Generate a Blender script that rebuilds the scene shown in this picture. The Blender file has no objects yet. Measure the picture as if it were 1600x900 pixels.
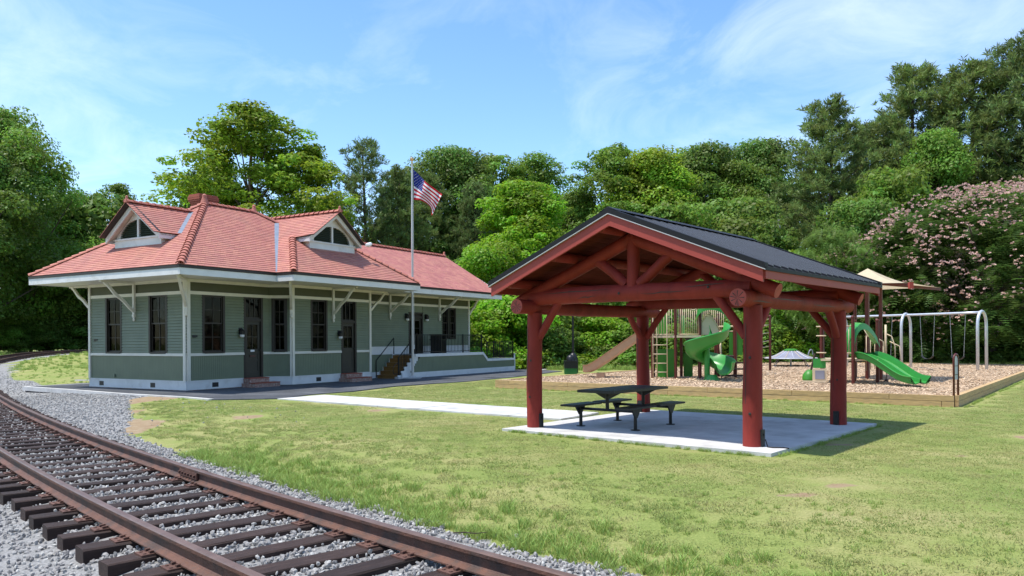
import bpy, math, random
import numpy as np
from mathutils import Vector, Matrix
random.seed(7); RNG = np.random.default_rng(11)
S = bpy.context.scene
COL = S.collection
PI = math.pi
R = math.radians

# ------------------------------------------------------------------ camera
CAM_H = 1.70; F_PX = 1230.0; HORIZON = 530.0; ROLL = 0.006
cd = bpy.data.cameras.new('camera'); cam = bpy.data.objects.new('camera', cd); COL.objects.link(cam)
cd.sensor_width = 36.0; cd.lens = 36.0 * F_PX / 1600.0
cd.shift_y = (HORIZON - 450.0) / 1600.0
cd.clip_end = 3000.0; cd.clip_start = 0.05
cam.matrix_world = Matrix.Translation((0, 0, CAM_H)) @ Matrix.Rotation(PI / 2, 4, 'X') @ Matrix.Rotation(-ROLL, 4, 'Z')
S.camera = cam

# ------------------------------------------------------------------ sky and sun
SUN_DIR = Vector((-0.335, -0.065, 0.94)).normalized()
W = bpy.data.worlds.new('World'); S.world = W; W.use_nodes = True
nt = W.node_tree; nt.nodes.clear()
def N(tree, typ, **kw):
    n = tree.nodes.new(typ)
    for k, v in kw.items(): setattr(n, k, v)
    return n
wo = N(nt, 'ShaderNodeOutputWorld'); bg = N(nt, 'ShaderNodeBackground'); bg.inputs['Strength'].default_value = 0.15
sky = N(nt, 'ShaderNodeTexSky', sky_type='NISHITA', sun_disc=False)
sky.sun_elevation = math.asin(SUN_DIR.z); sky.sun_rotation = math.atan2(SUN_DIR.x, SUN_DIR.y)
sky.air_density = 1.0; sky.dust_density = 0.4; sky.ozone_density = 2.2; sky.altitude = 50
tc = N(nt, 'ShaderNodeTexCoord')
sep = N(nt, 'ShaderNodeSeparateXYZ'); nt.links.new(tc.outputs['Generated'], sep.inputs[0])
zadd = N(nt, 'ShaderNodeMath', operation='MAXIMUM'); zadd.inputs[1].default_value = 0.02; nt.links.new(sep.outputs['Z'], zadd.inputs[0])
zoff = N(nt, 'ShaderNodeMath', operation='ADD'); zoff.inputs[1].default_value = 0.12; nt.links.new(zadd.outputs[0], zoff.inputs[0])
dx = N(nt, 'ShaderNodeMath', operation='DIVIDE'); nt.links.new(sep.outputs['X'], dx.inputs[0]); nt.links.new(zoff.outputs[0], dx.inputs[1])
dy = N(nt, 'ShaderNodeMath', operation='DIVIDE'); nt.links.new(sep.outputs['Y'], dy.inputs[0]); nt.links.new(zoff.outputs[0], dy.inputs[1])
cmb = N(nt, 'ShaderNodeCombineXYZ'); nt.links.new(dx.outputs[0], cmb.inputs[0]); nt.links.new(dy.outputs[0], cmb.inputs[1])
mp = N(nt, 'ShaderNodeMapping'); mp.inputs['Scale'].default_value = (1.0, 0.75, 1.0); mp.inputs['Location'].default_value = (3.1, 1.3, 0); mp.inputs['Rotation'].default_value = (0, 0, 0.5)
nt.links.new(cmb.outputs[0], mp.inputs[0])
n1 = N(nt, 'ShaderNodeTexNoise'); n1.inputs['Scale'].default_value = 2.3; n1.inputs['Detail'].default_value = 9; n1.inputs['Roughness'].default_value = 0.62; n1.inputs['Distortion'].default_value = 0.8
n2 = N(nt, 'ShaderNodeTexNoise'); n2.inputs['Scale'].default_value = 0.55; n2.inputs['Detail'].default_value = 4
nt.links.new(mp.outputs[0], n1.inputs[0]); nt.links.new(mp.outputs[0], n2.inputs[0])
mul = N(nt, 'ShaderNodeMath', operation='MULTIPLY'); nt.links.new(n1.outputs['Fac'], mul.inputs[0]); nt.links.new(n2.outputs['Fac'], mul.inputs[1])
rmp = N(nt, 'ShaderNodeMapRange'); rmp.inputs['From Min'].default_value = 0.20; rmp.inputs['From Max'].default_value = 0.52
rmp.inputs['To Max'].default_value = 0.38; nt.links.new(mul.outputs[0], rmp.inputs['Value'])
hsv = N(nt, 'ShaderNodeHueSaturation'); hsv.inputs['Saturation'].default_value = 1.16; hsv.inputs['Value'].default_value = 0.93
nt.links.new(sky.outputs[0], hsv.inputs['Color'])
mixc = N(nt, 'ShaderNodeMixRGB'); mixc.inputs[2].default_value = (6.6, 6.8, 7.1, 1)
nt.links.new(rmp.outputs[0], mixc.inputs[0]); nt.links.new(hsv.outputs[0], mixc.inputs[1])
nt.links.new(mixc.outputs[0], bg.inputs['Color']); nt.links.new(bg.outputs[0], wo.inputs['Surface'])
sl = bpy.data.lights.new('sun', 'SUN'); sl.energy = 3.0; sl.angle = R(0.9); sl.color = (1.0, 0.955, 0.88)
so = bpy.data.objects.new('sun', sl); COL.objects.link(so); so.location = (-40, 0, 90)
so.rotation_euler = (-SUN_DIR).to_track_quat('-Z', 'Y').to_euler()
S.view_settings.view_transform = 'Standard'; S.view_settings.look = 'None'; S.view_settings.gamma = 1.0
S.view_settings.exposure = 0.90; S.view_settings.use_curve_mapping = False
S.render.engine = 'CYCLES'
try:
    S.cycles.use_denoising = True; S.cycles.max_bounces = 6; S.cycles.transparent_max_bounces = 8
    S.cycles.diffuse_bounces = 3; S.cycles.glossy_bounces = 3
except Exception: pass

# ------------------------------------------------------------------ materials
def mat(name, col, rough=0.6, var=0.12, scale=6.0, bump=0.0, bscale=60.0, metal=0.0, stretch=(1, 1, 1), spec=0.4,
        perobj=0.0, col2=None, mix=(0.45, 0.65), mscale=3.0, translucent=0.0, attr=None, detail=5, bstretch=None, hue=0.0):
    m = bpy.data.materials.new(name); m.use_nodes = True; t = m.node_tree; t.nodes.clear(); L = t.links.new
    out = N(t, 'ShaderNodeOutputMaterial'); b = N(t, 'ShaderNodeBsdfPrincipled')
    b.inputs['Roughness'].default_value = rough; b.inputs['Metallic'].default_value = metal
    b.inputs['Specular IOR Level'].default_value = spec
    tcn = N(t, 'ShaderNodeTexCoord'); mpn = N(t, 'ShaderNodeMapping'); mpn.inputs['Scale'].default_value = stretch
    L(tcn.outputs['Object'], mpn.inputs[0])
    nz = N(t, 'ShaderNodeTexNoise'); nz.inputs['Scale'].default_value = scale; nz.inputs['Detail'].default_value = detail
    L(mpn.outputs[0], nz.inputs[0])
    src = None
    rgb = N(t, 'ShaderNodeRGB'); rgb.outputs[0].default_value = (*col, 1); src = rgb.outputs[0]
    if col2 is not None:
        nz2 = N(t, 'ShaderNodeTexNoise'); nz2.inputs['Scale'].default_value = mscale; nz2.inputs['Detail'].default_value = 6; nz2.inputs['Roughness'].default_value = 0.65
        L(mpn.outputs[0], nz2.inputs[0])
        mr = N(t, 'ShaderNodeMapRange'); mr.inputs['From Min'].default_value = mix[0]; mr.inputs['From Max'].default_value = mix[1]
        L(nz2.outputs['Fac'], mr.inputs['Value'])
        mx = N(t, 'ShaderNodeMixRGB'); L(mr.outputs[0], mx.inputs[0]); L(src, mx.inputs[1]); mx.inputs[2].default_value = (*col2, 1); src = mx.outputs[0]
    h = N(t, 'ShaderNodeHueSaturation')
    vr = N(t, 'ShaderNodeMapRange'); vr.inputs['From Min'].default_value = 0.25; vr.inputs['From Max'].default_value = 0.75
    vr.inputs['To Min'].default_value = 1 - var; vr.inputs['To Max'].default_value = 1 + var
    L(nz.outputs['Fac'], vr.inputs['Value']); val = vr.outputs[0]
    if perobj:
        oi = N(t, 'ShaderNodeObjectInfo'); pr = N(t, 'ShaderNodeMapRange'); pr.inputs['To Min'].default_value = 1 - perobj; pr.inputs['To Max'].default_value = 1 + perobj
        L(oi.outputs['Random'], pr.inputs['Value']); mm = N(t, 'ShaderNodeMath', operation='MULTIPLY'); L(val, mm.inputs[0]); L(pr.outputs[0], mm.inputs[1]); val = mm.outputs[0]
    if attr:
        an = N(t, 'ShaderNodeAttribute', attribute_name='tint'); ar = N(t, 'ShaderNodeMapRange'); ar.inputs['To Min'].default_value = 1 - attr; ar.inputs['To Max'].default_value = 1 + attr
        L(an.outputs['Fac'], ar.inputs['Value']); mm = N(t, 'ShaderNodeMath', operation='MULTIPLY'); L(val, mm.inputs[0]); L(ar.outputs[0], mm.inputs[1]); val = mm.outputs[0]
        if hue:
            hr = N(t, 'ShaderNodeMapRange'); hr.inputs['To Min'].default_value = 0.5 - hue; hr.inputs['To Max'].default_value = 0.5 + hue
            L(an.outputs['Fac'], hr.inputs['Value']); L(hr.outputs[0], h.inputs['Hue'])
    L(src, h.inputs['Color']); L(val, h.inputs['Value']); L(h.outputs[0], b.inputs['Base Color'])
    if bump:
        bn = N(t, 'ShaderNodeTexNoise'); bn.inputs['Scale'].default_value = bscale; bn.inputs['Detail'].default_value = 6
        if bstretch:
            m2 = N(t, 'ShaderNodeMapping'); m2.inputs['Scale'].default_value = bstretch; L(tcn.outputs['Object'], m2.inputs[0]); L(m2.outputs[0], bn.inputs[0])
        else: L(mpn.outputs[0], bn.inputs[0])
        bm = N(t, 'ShaderNodeBump'); bm.inputs['Strength'].default_value = bump; bm.inputs['Distance'].default_value = 0.02
        L(bn.outputs['Fac'], bm.inputs['Height']); L(bm.outputs[0], b.inputs['Normal'])
    if translucent:
        tr = N(t, 'ShaderNodeBsdfTranslucent'); L(h.outputs[0], tr.inputs[0]); ms = N(t, 'ShaderNodeMixShader'); ms.inputs[0].default_value = translucent
        L(b.outputs[0], ms.inputs[1]); L(tr.outputs[0], ms.inputs[2]); L(ms.outputs[0], out.inputs['Surface'])
    else: L(b.outputs[0], out.inputs['Surface'])
    m.diffuse_color = (*col, 1)
    return m

def glass_mat(name):
    m = bpy.data.materials.new(name); m.use_nodes = True; t = m.node_tree; t.nodes.clear()
    out = N(t, 'ShaderNodeOutputMaterial'); g = N(t, 'ShaderNodeBsdfGlossy'); g.inputs['Roughness'].default_value = 0.03
    tr = N(t, 'ShaderNodeBsdfTransparent'); tr.inputs[0].default_value = (0.55, 0.57, 0.56, 1)
    fr0 = N(t, 'ShaderNodeFresnel'); fr0.inputs['IOR'].default_value = 1.45
    ge = N(t, 'ShaderNodeNewGeometry'); fr = N(t, 'ShaderNodeMath', operation='MULTIPLY'); iv = N(t, 'ShaderNodeMath', operation='SUBTRACT'); iv.inputs[0].default_value = 1.0; t.links.new(ge.outputs['Backfacing'], iv.inputs[1]); t.links.new(iv.outputs[0], fr.inputs[0]); t.links.new(fr0.outputs[0], fr.inputs[1])
    tcn = N(t, 'ShaderNodeTexCoord'); nz = N(t, 'ShaderNodeTexNoise'); nz.inputs['Scale'].default_value = 2.5; t.links.new(tcn.outputs['Object'], nz.inputs[0])
    bm = N(t, 'ShaderNodeBump'); bm.inputs['Strength'].default_value = 0.08; bm.inputs['Distance'].default_value = 0.05; t.links.new(nz.outputs[0], bm.inputs['Height']); t.links.new(bm.outputs[0], g.inputs['Normal'])
    ms = N(t, 'ShaderNodeMixShader'); t.links.new(fr.outputs[0], ms.inputs[0]); t.links.new(tr.outputs[0], ms.inputs[1]); t.links.new(g.outputs[0], ms.inputs[2]); t.links.new(ms.outputs[0], out.inputs['Surface'])
    return m

MT = {}
MT['siding'] = mat('siding_green', (0.176, 0.205, 0.132), 0.55, 0.10, 2.2, 0.15, 90, perobj=0.045)
MT['wains'] = mat('wainscot_green', (0.164, 0.194, 0.124), 0.55, 0.08, 2.0)
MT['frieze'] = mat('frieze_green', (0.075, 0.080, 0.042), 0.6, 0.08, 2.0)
MT['cream'] = mat('cream_trim', (0.69, 0.655, 0.56), 0.5, 0.08, 3.0, 0.05, 40)
MT['white'] = mat('white_trim', (0.70, 0.695, 0.67), 0.5, 0.07, 2.5, 0.05, 40, col2=(0.52, 0.50, 0.46), mix=(0.55, 0.85), mscale=2)
MT['sash'] = mat('brown_sash', (0.030, 0.024, 0.018), 0.5, 0.12, 4)
MT['door'] = mat('olive_door', (0.042, 0.038, 0.027), 0.5, 0.10, 3)
MT['glass'] = glass_mat('window_glass')
MT['dark'] = mat('interior_shade_fill', (0.018, 0.016, 0.014), 0.9, 0.3, 1.5)  # near-black colour stands in for the shade of unlit rooms
MT['curtain'] = mat('curtain_cloth', (0.5, 0.48, 0.5), 0.9, 0.25, 5, translucent=0.2)
MT['tile'] = mat('red_roof_tile', (0.46, 0.185, 0.142), 0.75, 0.10, 2.0, 0.25, 70, attr=0.07, hue=0.006, col2=(0.41, 0.18, 0.14), mix=(0.45, 0.7), mscale=0.8)
MT['tile_rear'] = mat('red_roof_shingle', (0.43, 0.165, 0.135), 0.8, 0.12, 1.5, 0.3, 70, attr=0.09, hue=0.008)
MT['ridge'] = mat('red_ridge_tile', (0.45, 0.16, 0.115), 0.7, 0.2, 5.0, 0.3, 50, perobj=0.14, col2=(0.33, 0.22, 0.17), mix=(0.6, 0.8), mscale=4)
MT['gutter'] = mat('dark_gutter', (0.03, 0.024, 0.02), 0.5, 0.1)
MT['flash'] = mat('grey_flashing', (0.22, 0.26, 0.31), 0.45, 0.15, 4, metal=0.3)
MT['louvre'] = mat('dark_green_louvre', (0.030, 0.045, 0.028), 0.6, 0.1)
MT['brickm'] = mat('brick_step', (0.30, 0.155, 0.115), 0.85, 0.3, 14, 0.4, 40, col2=(0.42, 0.33, 0.28), mix=(0.45, 0.6), mscale=18)
MT['chim'] = mat('chimney_brick', (0.33, 0.095, 0.062), 0.85, 0.2, 8, 0.3, 30)
MT['mortar'] = mat('brick_mortar', (0.36, 0.26, 0.22), 0.9, 0.2, 10)
MT['asphalt'] = mat('asphalt', (0.062, 0.067, 0.076), 0.92, 0.16, 1.2, 0.6, 220, col2=(0.115, 0.12, 0.13), mix=(0.42, 0.68), mscale=0.7)
MT['concrete'] = mat('pale_concrete', (0.56, 0.55, 0.53), 0.9, 0.12, 2.5, 0.3, 120, col2=(0.38, 0.37, 0.35), mix=(0.46, 0.76), mscale=1.6)
MT['black'] = mat('black_metal', (0.012, 0.012, 0.014), 0.42, 0.2, 8)
MT['blackroof'] = mat('black_roof_metal', (0.018, 0.019, 0.023), 0.62, 0.12, 3, spec=0.3)
MT['drip'] = mat('drip_edge', (0.50, 0.48, 0.47), 0.4, 0.1, metal=0.2)
MT['seam'] = mat('roof_seam_sheen', (0.062, 0.064, 0.072), 0.4, 0.1, 3, spec=0.6)  # same metal as the panels; sky sheen on the seams painted as paler grey
MT['trimblack'] = mat('black_trim', (0.012, 0.012, 0.014), 0.6, 0.1, spec=0.25)
MT['redlog'] = mat('red_painted_log', (0.265, 0.033, 0.025), 0.68, 0.2, 3.0, 0.5, 14, spec=0.25, perobj=0.07, col2=(0.165, 0.022, 0.018), mix=(0.5, 0.72), mscale=2.0, stretch=(1, 1, 0.35))
MT['redboard'] = mat('red_painted_board', (0.36, 0.055, 0.040), 0.6, 0.08, 3, 0.1, 40)
MT['redend'] = mat('red_log_end', (0.40, 0.075, 0.058), 0.7, 0.22, 10, 0.3, 40)
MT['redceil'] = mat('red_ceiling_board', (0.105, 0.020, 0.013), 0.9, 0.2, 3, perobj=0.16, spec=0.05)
MT['brown_play'] = mat('maroon_post', (0.105, 0.022, 0.016), 0.4, 0.08)
MT['beige_play'] = mat('beige_steel', (0.60, 0.47, 0.31), 0.45, 0.06)
MT['green_play'] = mat('green_plastic', (0.036, 0.27, 0.045), 0.36, 0.08, 2, spec=0.5)
MT['dgreen_play'] = mat('deep_green_panel', (0.045, 0.22, 0.020), 0.45, 0.1)
MT['tan_play'] = mat('tan_plastic', (0.50, 0.30, 0.18), 0.38, 0.08, spec=0.5)
MT['chocolate'] = mat('brown_step_metal', (0.060, 0.032, 0.026), 0.5, 0.1)
MT['galv'] = mat('galvanised_pipe', (0.58, 0.61, 0.66), 0.4, 0.08, 6, metal=0.35)
MT['chain'] = mat('chain_metal', (0.32, 0.33, 0.34), 0.45, 0.2, metal=0.4)
MT['rubber'] = mat('black_rubber', (0.03, 0.03, 0.032), 0.7)
MT['grey_fabric'] = mat('grey_panel', (0.24, 0.24, 0.29), 0.6, 0.15, 4)
MT['sail'] = mat('beige_shade_cloth', (0.68, 0.58, 0.40), 0.8, 0.06, 3, translucent=0.35)
MT['timber'] = mat('landscape_timber', (0.52, 0.345, 0.165), 0.8, 0.22, 3.5, 0.3, 30, perobj=0.10, stretch=(1, 9, 9), col2=(0.36, 0.25, 0.14), mix=(0.5, 0.7), mscale=3)
MT['chipbed'] = mat('wood_chip_bed', (0.43, 0.305, 0.195), 0.95, 0.35, 18, 0.9, 60, col2=(0.33, 0.22, 0.135), mix=(0.45, 0.62), mscale=1.4)
MT['chip'] = mat('wood_chip', (0.54, 0.40, 0.265), 0.9, 0.3, 5, attr=0.35)
MT['deckwood'] = mat('step_wood', (0.27, 0.135, 0.035), 0.7, 0.2, 4, 0.2, 30, perobj=0.10, stretch=(8, 1, 8))
MT['greydeck'] = mat('grey_deck', (0.36, 0.35, 0.34), 0.8, 0.15, 4, perobj=0.08)
MT['rail'] = mat('rusty_rail', (0.135, 0.062, 0.040), 0.62, 0.25, 6, 0.4, 50, col2=(0.075, 0.046, 0.036), mix=(0.45, 0.62), mscale=4)
MT['railtop'] = mat('worn_rail_head', (0.20, 0.125, 0.095), 0.38, 0.25, 5, metal=0.35)
MT['tie'] = mat('creosote_tie', (0.038, 0.021, 0.016), 0.75, 0.35, 5, 0.6, 30, perobj=0.25, stretch=(1, 9, 9), bstretch=(2, 18, 18), col2=(0.070, 0.043, 0.035), mix=(0.5, 0.72), mscale=3)
MT['plate'] = mat('rusty_plate', (0.115, 0.056, 0.040), 0.75, 0.3, 20, 0.3, 60, perobj=0.15)
MT['steel'] = mat('bright_steel', (0.6, 0.6, 0.6), 0.25, 0.1, metal=0.9)
MT['stone'] = mat('ballast_stone', (0.40, 0.385, 0.36), 0.85, 0.2, 4, 0.2, 50, attr=0.40, hue=0.03)
MT['pole'] = mat('flagpole_metal', (0.58, 0.56, 0.54), 0.35, 0.05, metal=0.3)
MT['gold'] = mat('gold_ball', (0.7, 0.6, 0.4), 0.2, 0.05, metal=0.9)
MT['flag_red'] = mat('flag_red', (0.50, 0.008, 0.022), 0.8, 0.05, translucent=0.3)
MT['flag_white'] = mat('flag_white', (0.78, 0.76, 0.76), 0.8, 0.04, translucent=0.3)
MT['flag_blue'] = mat('flag_blue', (0.010, 0.022, 0.20), 0.8, 0.05, translucent=0.2)
MT['bark'] = mat('bark', (0.085, 0.062, 0.045), 0.9, 0.3, 8, 0.7, 20, stretch=(1, 1, 0.2))
MT['palebark'] = mat('pale_bark', (0.36, 0.33, 0.29), 0.9, 0.25, 8, 0.5, 20, stretch=(1, 1, 0.2))
MT['weathered'] = mat('weathered_wood', (0.33, 0.26, 0.20), 0.9, 0.2, 6, stretch=(4, 4, 0.5))
MT['plastic_white'] = mat('white_plastic', (0.8, 0.8, 0.8), 0.4, 0.03)
MT['signgrey'] = mat('sign_panel_grey', (0.42, 0.46, 0.52), 0.35, 0.1, 10)
MT['bingreen'] = mat('bin_green', (0.02, 0.14, 0.03), 0.5, 0.15)
def leaf(name, col, tr=0.5, attr=0.38, hue=0.03, rough=0.5): return mat(name, col, rough, 0.22, 0.35, spec=0.3, attr=attr, hue=hue, translucent=tr, perobj=0.08)
LF = {'mid': leaf('leaf_mid_green', (0.185, 0.300, 0.040)), 'deep': leaf('leaf_deep_green', (0.150, 0.245, 0.040)),
      'bright': leaf('leaf_bright_green', (0.225, 0.400, 0.024)), 'yellow': leaf('leaf_yellow_green', (0.270, 0.395, 0.034)),
      'olive': leaf('leaf_olive', (0.195, 0.290, 0.046)), 'pine': leaf('pine_needles', (0.185, 0.250, 0.066), 0.4, 0.4),
      'pine_dark': leaf('pine_needles_dark', (0.165, 0.228, 0.068), 0.4, 0.4), 'fern': leaf('feathery_leaf', (0.095, 0.165, 0.034)),
      'fern_light': leaf('feathery_light_leaf', (0.190, 0.295, 0.065))}
MT['pink'] = mat('pink_blossom', (0.66, 0.43, 0.375), 0.8, 0.2, 3, attr=0.25, hue=0.02, translucent=0.3)
MT['blade'] = mat('grass_blade', (0.320, 0.378, 0.120), 0.6, 0.22, 0.45, spec=0.2, attr=0.2, hue=0.02, translucent=0.42, col2=(0.45, 0.405, 0.185), mix=(0.44, 0.66), mscale=0.8)
MT['tallblade'] = mat('tall_grass_blade', (0.330, 0.430, 0.105), 0.55, 0.25, 0.6, spec=0.25, attr=0.35, hue=0.03, translucent=0.35)

# ------------------------------------------------------------------ mesh builder
class MB:
    def __init__(s): s.v = []; s.f = []; s.m = []; s.t = []; s.cm = 0
    def add(s, vs, fs, tint=None):
        o = len(s.v); s.v.extend([tuple(x) for x in vs])
        for f in fs: s.f.append([i + o for i in f]); s.m.append(s.cm); s.t.append(random.random() if tint is None else tint)
        return s
    def bx(s, x0, x1, y0, y1, z0, z1):
        return s.add([(x0, y0, z0), (x1, y0, z0), (x1, y1, z0), (x0, y1, z0), (x0, y0, z1), (x1, y0, z1), (x1, y1, z1), (x0, y1, z1)],
                     [(0, 3, 2, 1), (4, 5, 6, 7), (0, 1, 5, 4), (1, 2, 6, 5), (2, 3, 7, 6), (3, 0, 4, 7)])
    def hexa(s, p):  # eight points, bottom four then top four
        return s.add(p, [(0, 3, 2, 1), (4, 5, 6, 7), (0, 1, 5, 4), (1, 2, 6, 5), (2, 3, 7, 6), (3, 0, 4, 7)])
    def beam(s, a, b, w, h, up=(0, 0, 1)):
        a = Vector(a); b = Vector(b); d = (b - a).normalized(); sd = d.cross(Vector(up))
        if sd.length < 1e-4: sd = Vector((1, 0, 0))
        sd.normalize(); u = sd.cross(d).normalized(); p = []
        for q in (a, b):
            p.append([q - sd * w / 2 - u * h / 2, q + sd * w / 2 - u * h / 2, q + sd * w / 2 + u * h / 2, q - sd * w / 2 + u * h / 2])
        return s.hexa([p[0][0], p[0][1], p[1][1], p[1][0], p[0][3], p[0][2], p[1][2], p[1][3]])
    def prism(s, poly, off):
        n = len(poly); off = Vector(off); vs = [Vector(p) for p in poly] + [Vector(p) + off for p in poly]
        fs = [tuple(range(n))[::-1], tuple(range(n, 2 * n))] + [(i, (i + 1) % n, n + (i + 1) % n, n + i) for i in range(n)]
        return s.add(vs, fs)
    def tube(s, pts, r, n=8, cap=True, jit=0.0, capm=None):
        pts = [Vector(p) for p in pts]; k = len(pts); rs = r if isinstance(r, (list, tuple)) else [r] * k
        d0 = (pts[1] - pts[0]).normalized(); nrm = d0.orthogonal().normalized(); vs = []
        for i in range(k):
            d = (pts[min(i + 1, k - 1)] - pts[max(i - 1, 0)]).normalized()
            nrm = (nrm - d * nrm.dot(d)).normalized(); bn = d.cross(nrm)
            for j in range(n):
                a = 2 * PI * j / n; q = rs[i] * (1 + (random.uniform(-jit, jit) if jit else 0))
                vs.append(pts[i] + (nrm * math.cos(a) + bn * math.sin(a)) * q)
        fs = [(i * n + j, i * n + (j + 1) % n, (i + 1) * n + (j + 1) % n, (i + 1) * n + j) for i in range(k - 1) for j in range(n)]
        s.add(vs, fs)
        if cap:
            o = len(s.v) - len(vs); cm = s.cm
            if capm is not None: s.cm = capm
            for f in (list(range(n))[::-1], [(k - 1) * n + j for j in range(n)]):
                s.f.append([o + i for i in f]); s.m.append(s.cm); s.t.append(random.random())
            s.cm = cm
        return s
    def lathe(s, prof, n=12, c=(0, 0, 0)):
        vs = [(c[0] + r * math.cos(2 * PI * j / n), c[1] + r * math.sin(2 * PI * j / n), c[2] + z) for r, z in prof for j in range(n)]
        fs = [(i * n + j, i * n + (j + 1) % n, (i + 1) * n + (j + 1) % n, (i + 1) * n + j) for i in range(len(prof) - 1) for j in range(n)]
        fs += [tuple(range(n))[::-1], tuple((len(prof) - 1) * n + j for j in range(n))]
        return s.add(vs, fs)
    def mesh(s, name, mats, smooth=False):
        me = bpy.data.meshes.new(name); me.from_pydata(s.v, [], s.f)
        for m in (mats if isinstance(mats, (list, tuple)) else [mats]): me.materials.append(m)
        if any(s.m): me.polygons.foreach_set('material_index', s.m)
        at = me.attributes.new('tint', 'FLOAT', 'FACE'); at.data.foreach_set('value', s.t)
        if smooth: me.shade_smooth() if smooth is True else me.set_sharp_from_angle(angle=smooth)
        if smooth and smooth is not True:
            me.polygons.foreach_set('use_smooth', [True] * len(me.polygons)); me.set_sharp_from_angle(angle=smooth)
        me.update(); return me
    def obj(s, name, mats, parent=None, smooth=False, **kw):
        return link(name, s.mesh(name, mats, smooth), parent, **kw)
def link(name, data, parent=None, loc=None, rot=None, scale=None, **props):
    o = bpy.data.objects.new(name, data); COL.objects.link(o)
    if parent: o.parent = parent
    if loc is not None: o.location = loc
    if rot is not None: o.rotation_euler = rot
    if scale is not None: o.scale = scale
    for k, v in props.items(): o[k] = v
    return o
def empty(name, loc, rz=0, **props): 
    o = link(name, None, None, loc, (0, 0, rz), **props); o.empty_display_size = 0.2; return o
def tag(o, label, cat=None, group=None, kind=None):
    o['label'] = label
    if cat: o['category'] = cat
    if group: o['group'] = group
    if kind: o['kind'] = kind
    return o
def copy_tree(o, parent=None):
    c = o.copy(); COL.objects.link(c); c.parent = parent
    for ch in o.children: copy_tree(ch, c)
    return c
SM = R(40)
def instancer(name, pts, rots, scales, idx, sources, **props):
    """one object whose vertices carry instances of small source meshes"""
    me = bpy.data.meshes.new(name); n = len(pts); me.vertices.add(n); me.vertices.foreach_set('co', np.asarray(pts, np.float32).ravel())
    a = me.attributes.new('rot', 'FLOAT_VECTOR', 'POINT'); a.data.foreach_set('vector', np.asarray(rots, np.float32).ravel())
    a = me.attributes.new('scl', 'FLOAT_VECTOR', 'POINT'); a.data.foreach_set('vector', np.asarray(scales, np.float32).ravel())
    a = me.attributes.new('idx', 'INT', 'POINT'); a.data.foreach_set('value', np.asarray(idx, np.int32))
    o = link(name, me, None, **props)
    c = bpy.data.collections.new(name + '_pieces')
    for k, m in enumerate(sources): c.objects.link(bpy.data.objects.new('%s_piece_%02d' % (name, k), m))
    g = bpy.data.node_groups.new(name + '_nodes', 'GeometryNodeTree')
    g.interface.new_socket('Geometry', in_out='INPUT', socket_type='NodeSocketGeometry'); g.interface.new_socket('Geometry', in_out='OUTPUT', socket_type='NodeSocketGeometry')
    gi = N(g, 'NodeGroupInput'); go = N(g, 'NodeGroupOutput'); ip = N(g, 'GeometryNodeInstanceOnPoints'); ci = N(g, 'GeometryNodeCollectionInfo')
    ci.inputs['Collection'].default_value = c; ci.inputs['Separate Children'].default_value = True; ci.inputs['Reset Children'].default_value = True
    ip.inputs['Pick Instance'].default_value = True
    def na(nm, ty):
        q = N(g, 'GeometryNodeInputNamedAttribute', data_type=ty); q.inputs['Name'].default_value = nm; return q.outputs['Attribute']
    L = g.links.new
    L(gi.outputs[0], ip.inputs['Points']); L(ci.outputs[0], ip.inputs['Instance']); L(na('idx', 'INT'), ip.inputs['Instance Index'])
    er = N(g, 'FunctionNodeEulerToRotation'); L(na('rot', 'FLOAT_VECTOR'), er.inputs[0]); L(er.outputs[0], ip.inputs['Rotation'])
    L(na('scl', 'FLOAT_VECTOR'), ip.inputs['Scale']); L(ip.outputs[0], go.inputs[0])
    md = o.modifiers.new('scatter', 'NODES'); md.node_group = g
    return o
# ------------------------------------------------------------------ track line
RAIL_TOP = 0.06; RAIL_H = 0.165; TIE_TOP = RAIL_TOP - RAIL_H - 0.02; BED = TIE_TOP - 0.05
def rr_x(y): return 6.905 - 1.483 * y + 0.172 * y * np.log(y)
yy = list(np.linspace(1.2, 47, 1500)); xx = list(rr_x(np.array(yy))); hd = math.atan2(xx[-1] - xx[-2], yy[-1] - yy[-2])
for k_ in range(420):                                  # beyond the station the line swings right behind it
    hd += R(min(2.3, k_ * 0.06) * 0.12); xx.append(xx[-1] + 0.12 * math.sin(hd)); yy.append(yy[-1] + 0.12 * math.cos(hd))
xx = np.array(xx); yy = np.array(yy); tx = np.gradient(xx); ty = np.gradient(yy); tl = np.hypot(tx, ty); tx /= tl; ty /= tl
CX = xx - ty * 0.755; CY = yy + tx * 0.755          # centre line lies to the left of the right rail
seg = np.hypot(np.diff(CX), np.diff(CY)); ARC = np.concatenate([[0], np.cumsum(seg)])
def track_at(s):
    x = np.interp(s, ARC, CX); y = np.interp(s, ARC, CY); a = np.interp(s, ARC, tx); b = np.interp(s, ARC, ty); l = math.hypot(a, b); return x, y, a / l, b / l
def track_dist(px, py):
    """signed distance: positive on the station side"""
    px = np.asarray(px, float).ravel(); py = np.asarray(py, float).ravel(); out = np.empty(len(px)); st = 6
    cx, cy, a, b = CX[::st], CY[::st], tx[::st], ty[::st]
    for i in range(0, len(px), 4000):
        dx_ = px[i:i + 4000, None] - cx; dy_ = py[i:i + 4000, None] - cy; k = np.argmin(dx_ ** 2 + dy_ ** 2, 1); r = np.arange(len(k))
        out[i:i + 4000] = dx_[r, k] * b[k] - dy_[r, k] * a[k]
    return out
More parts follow.
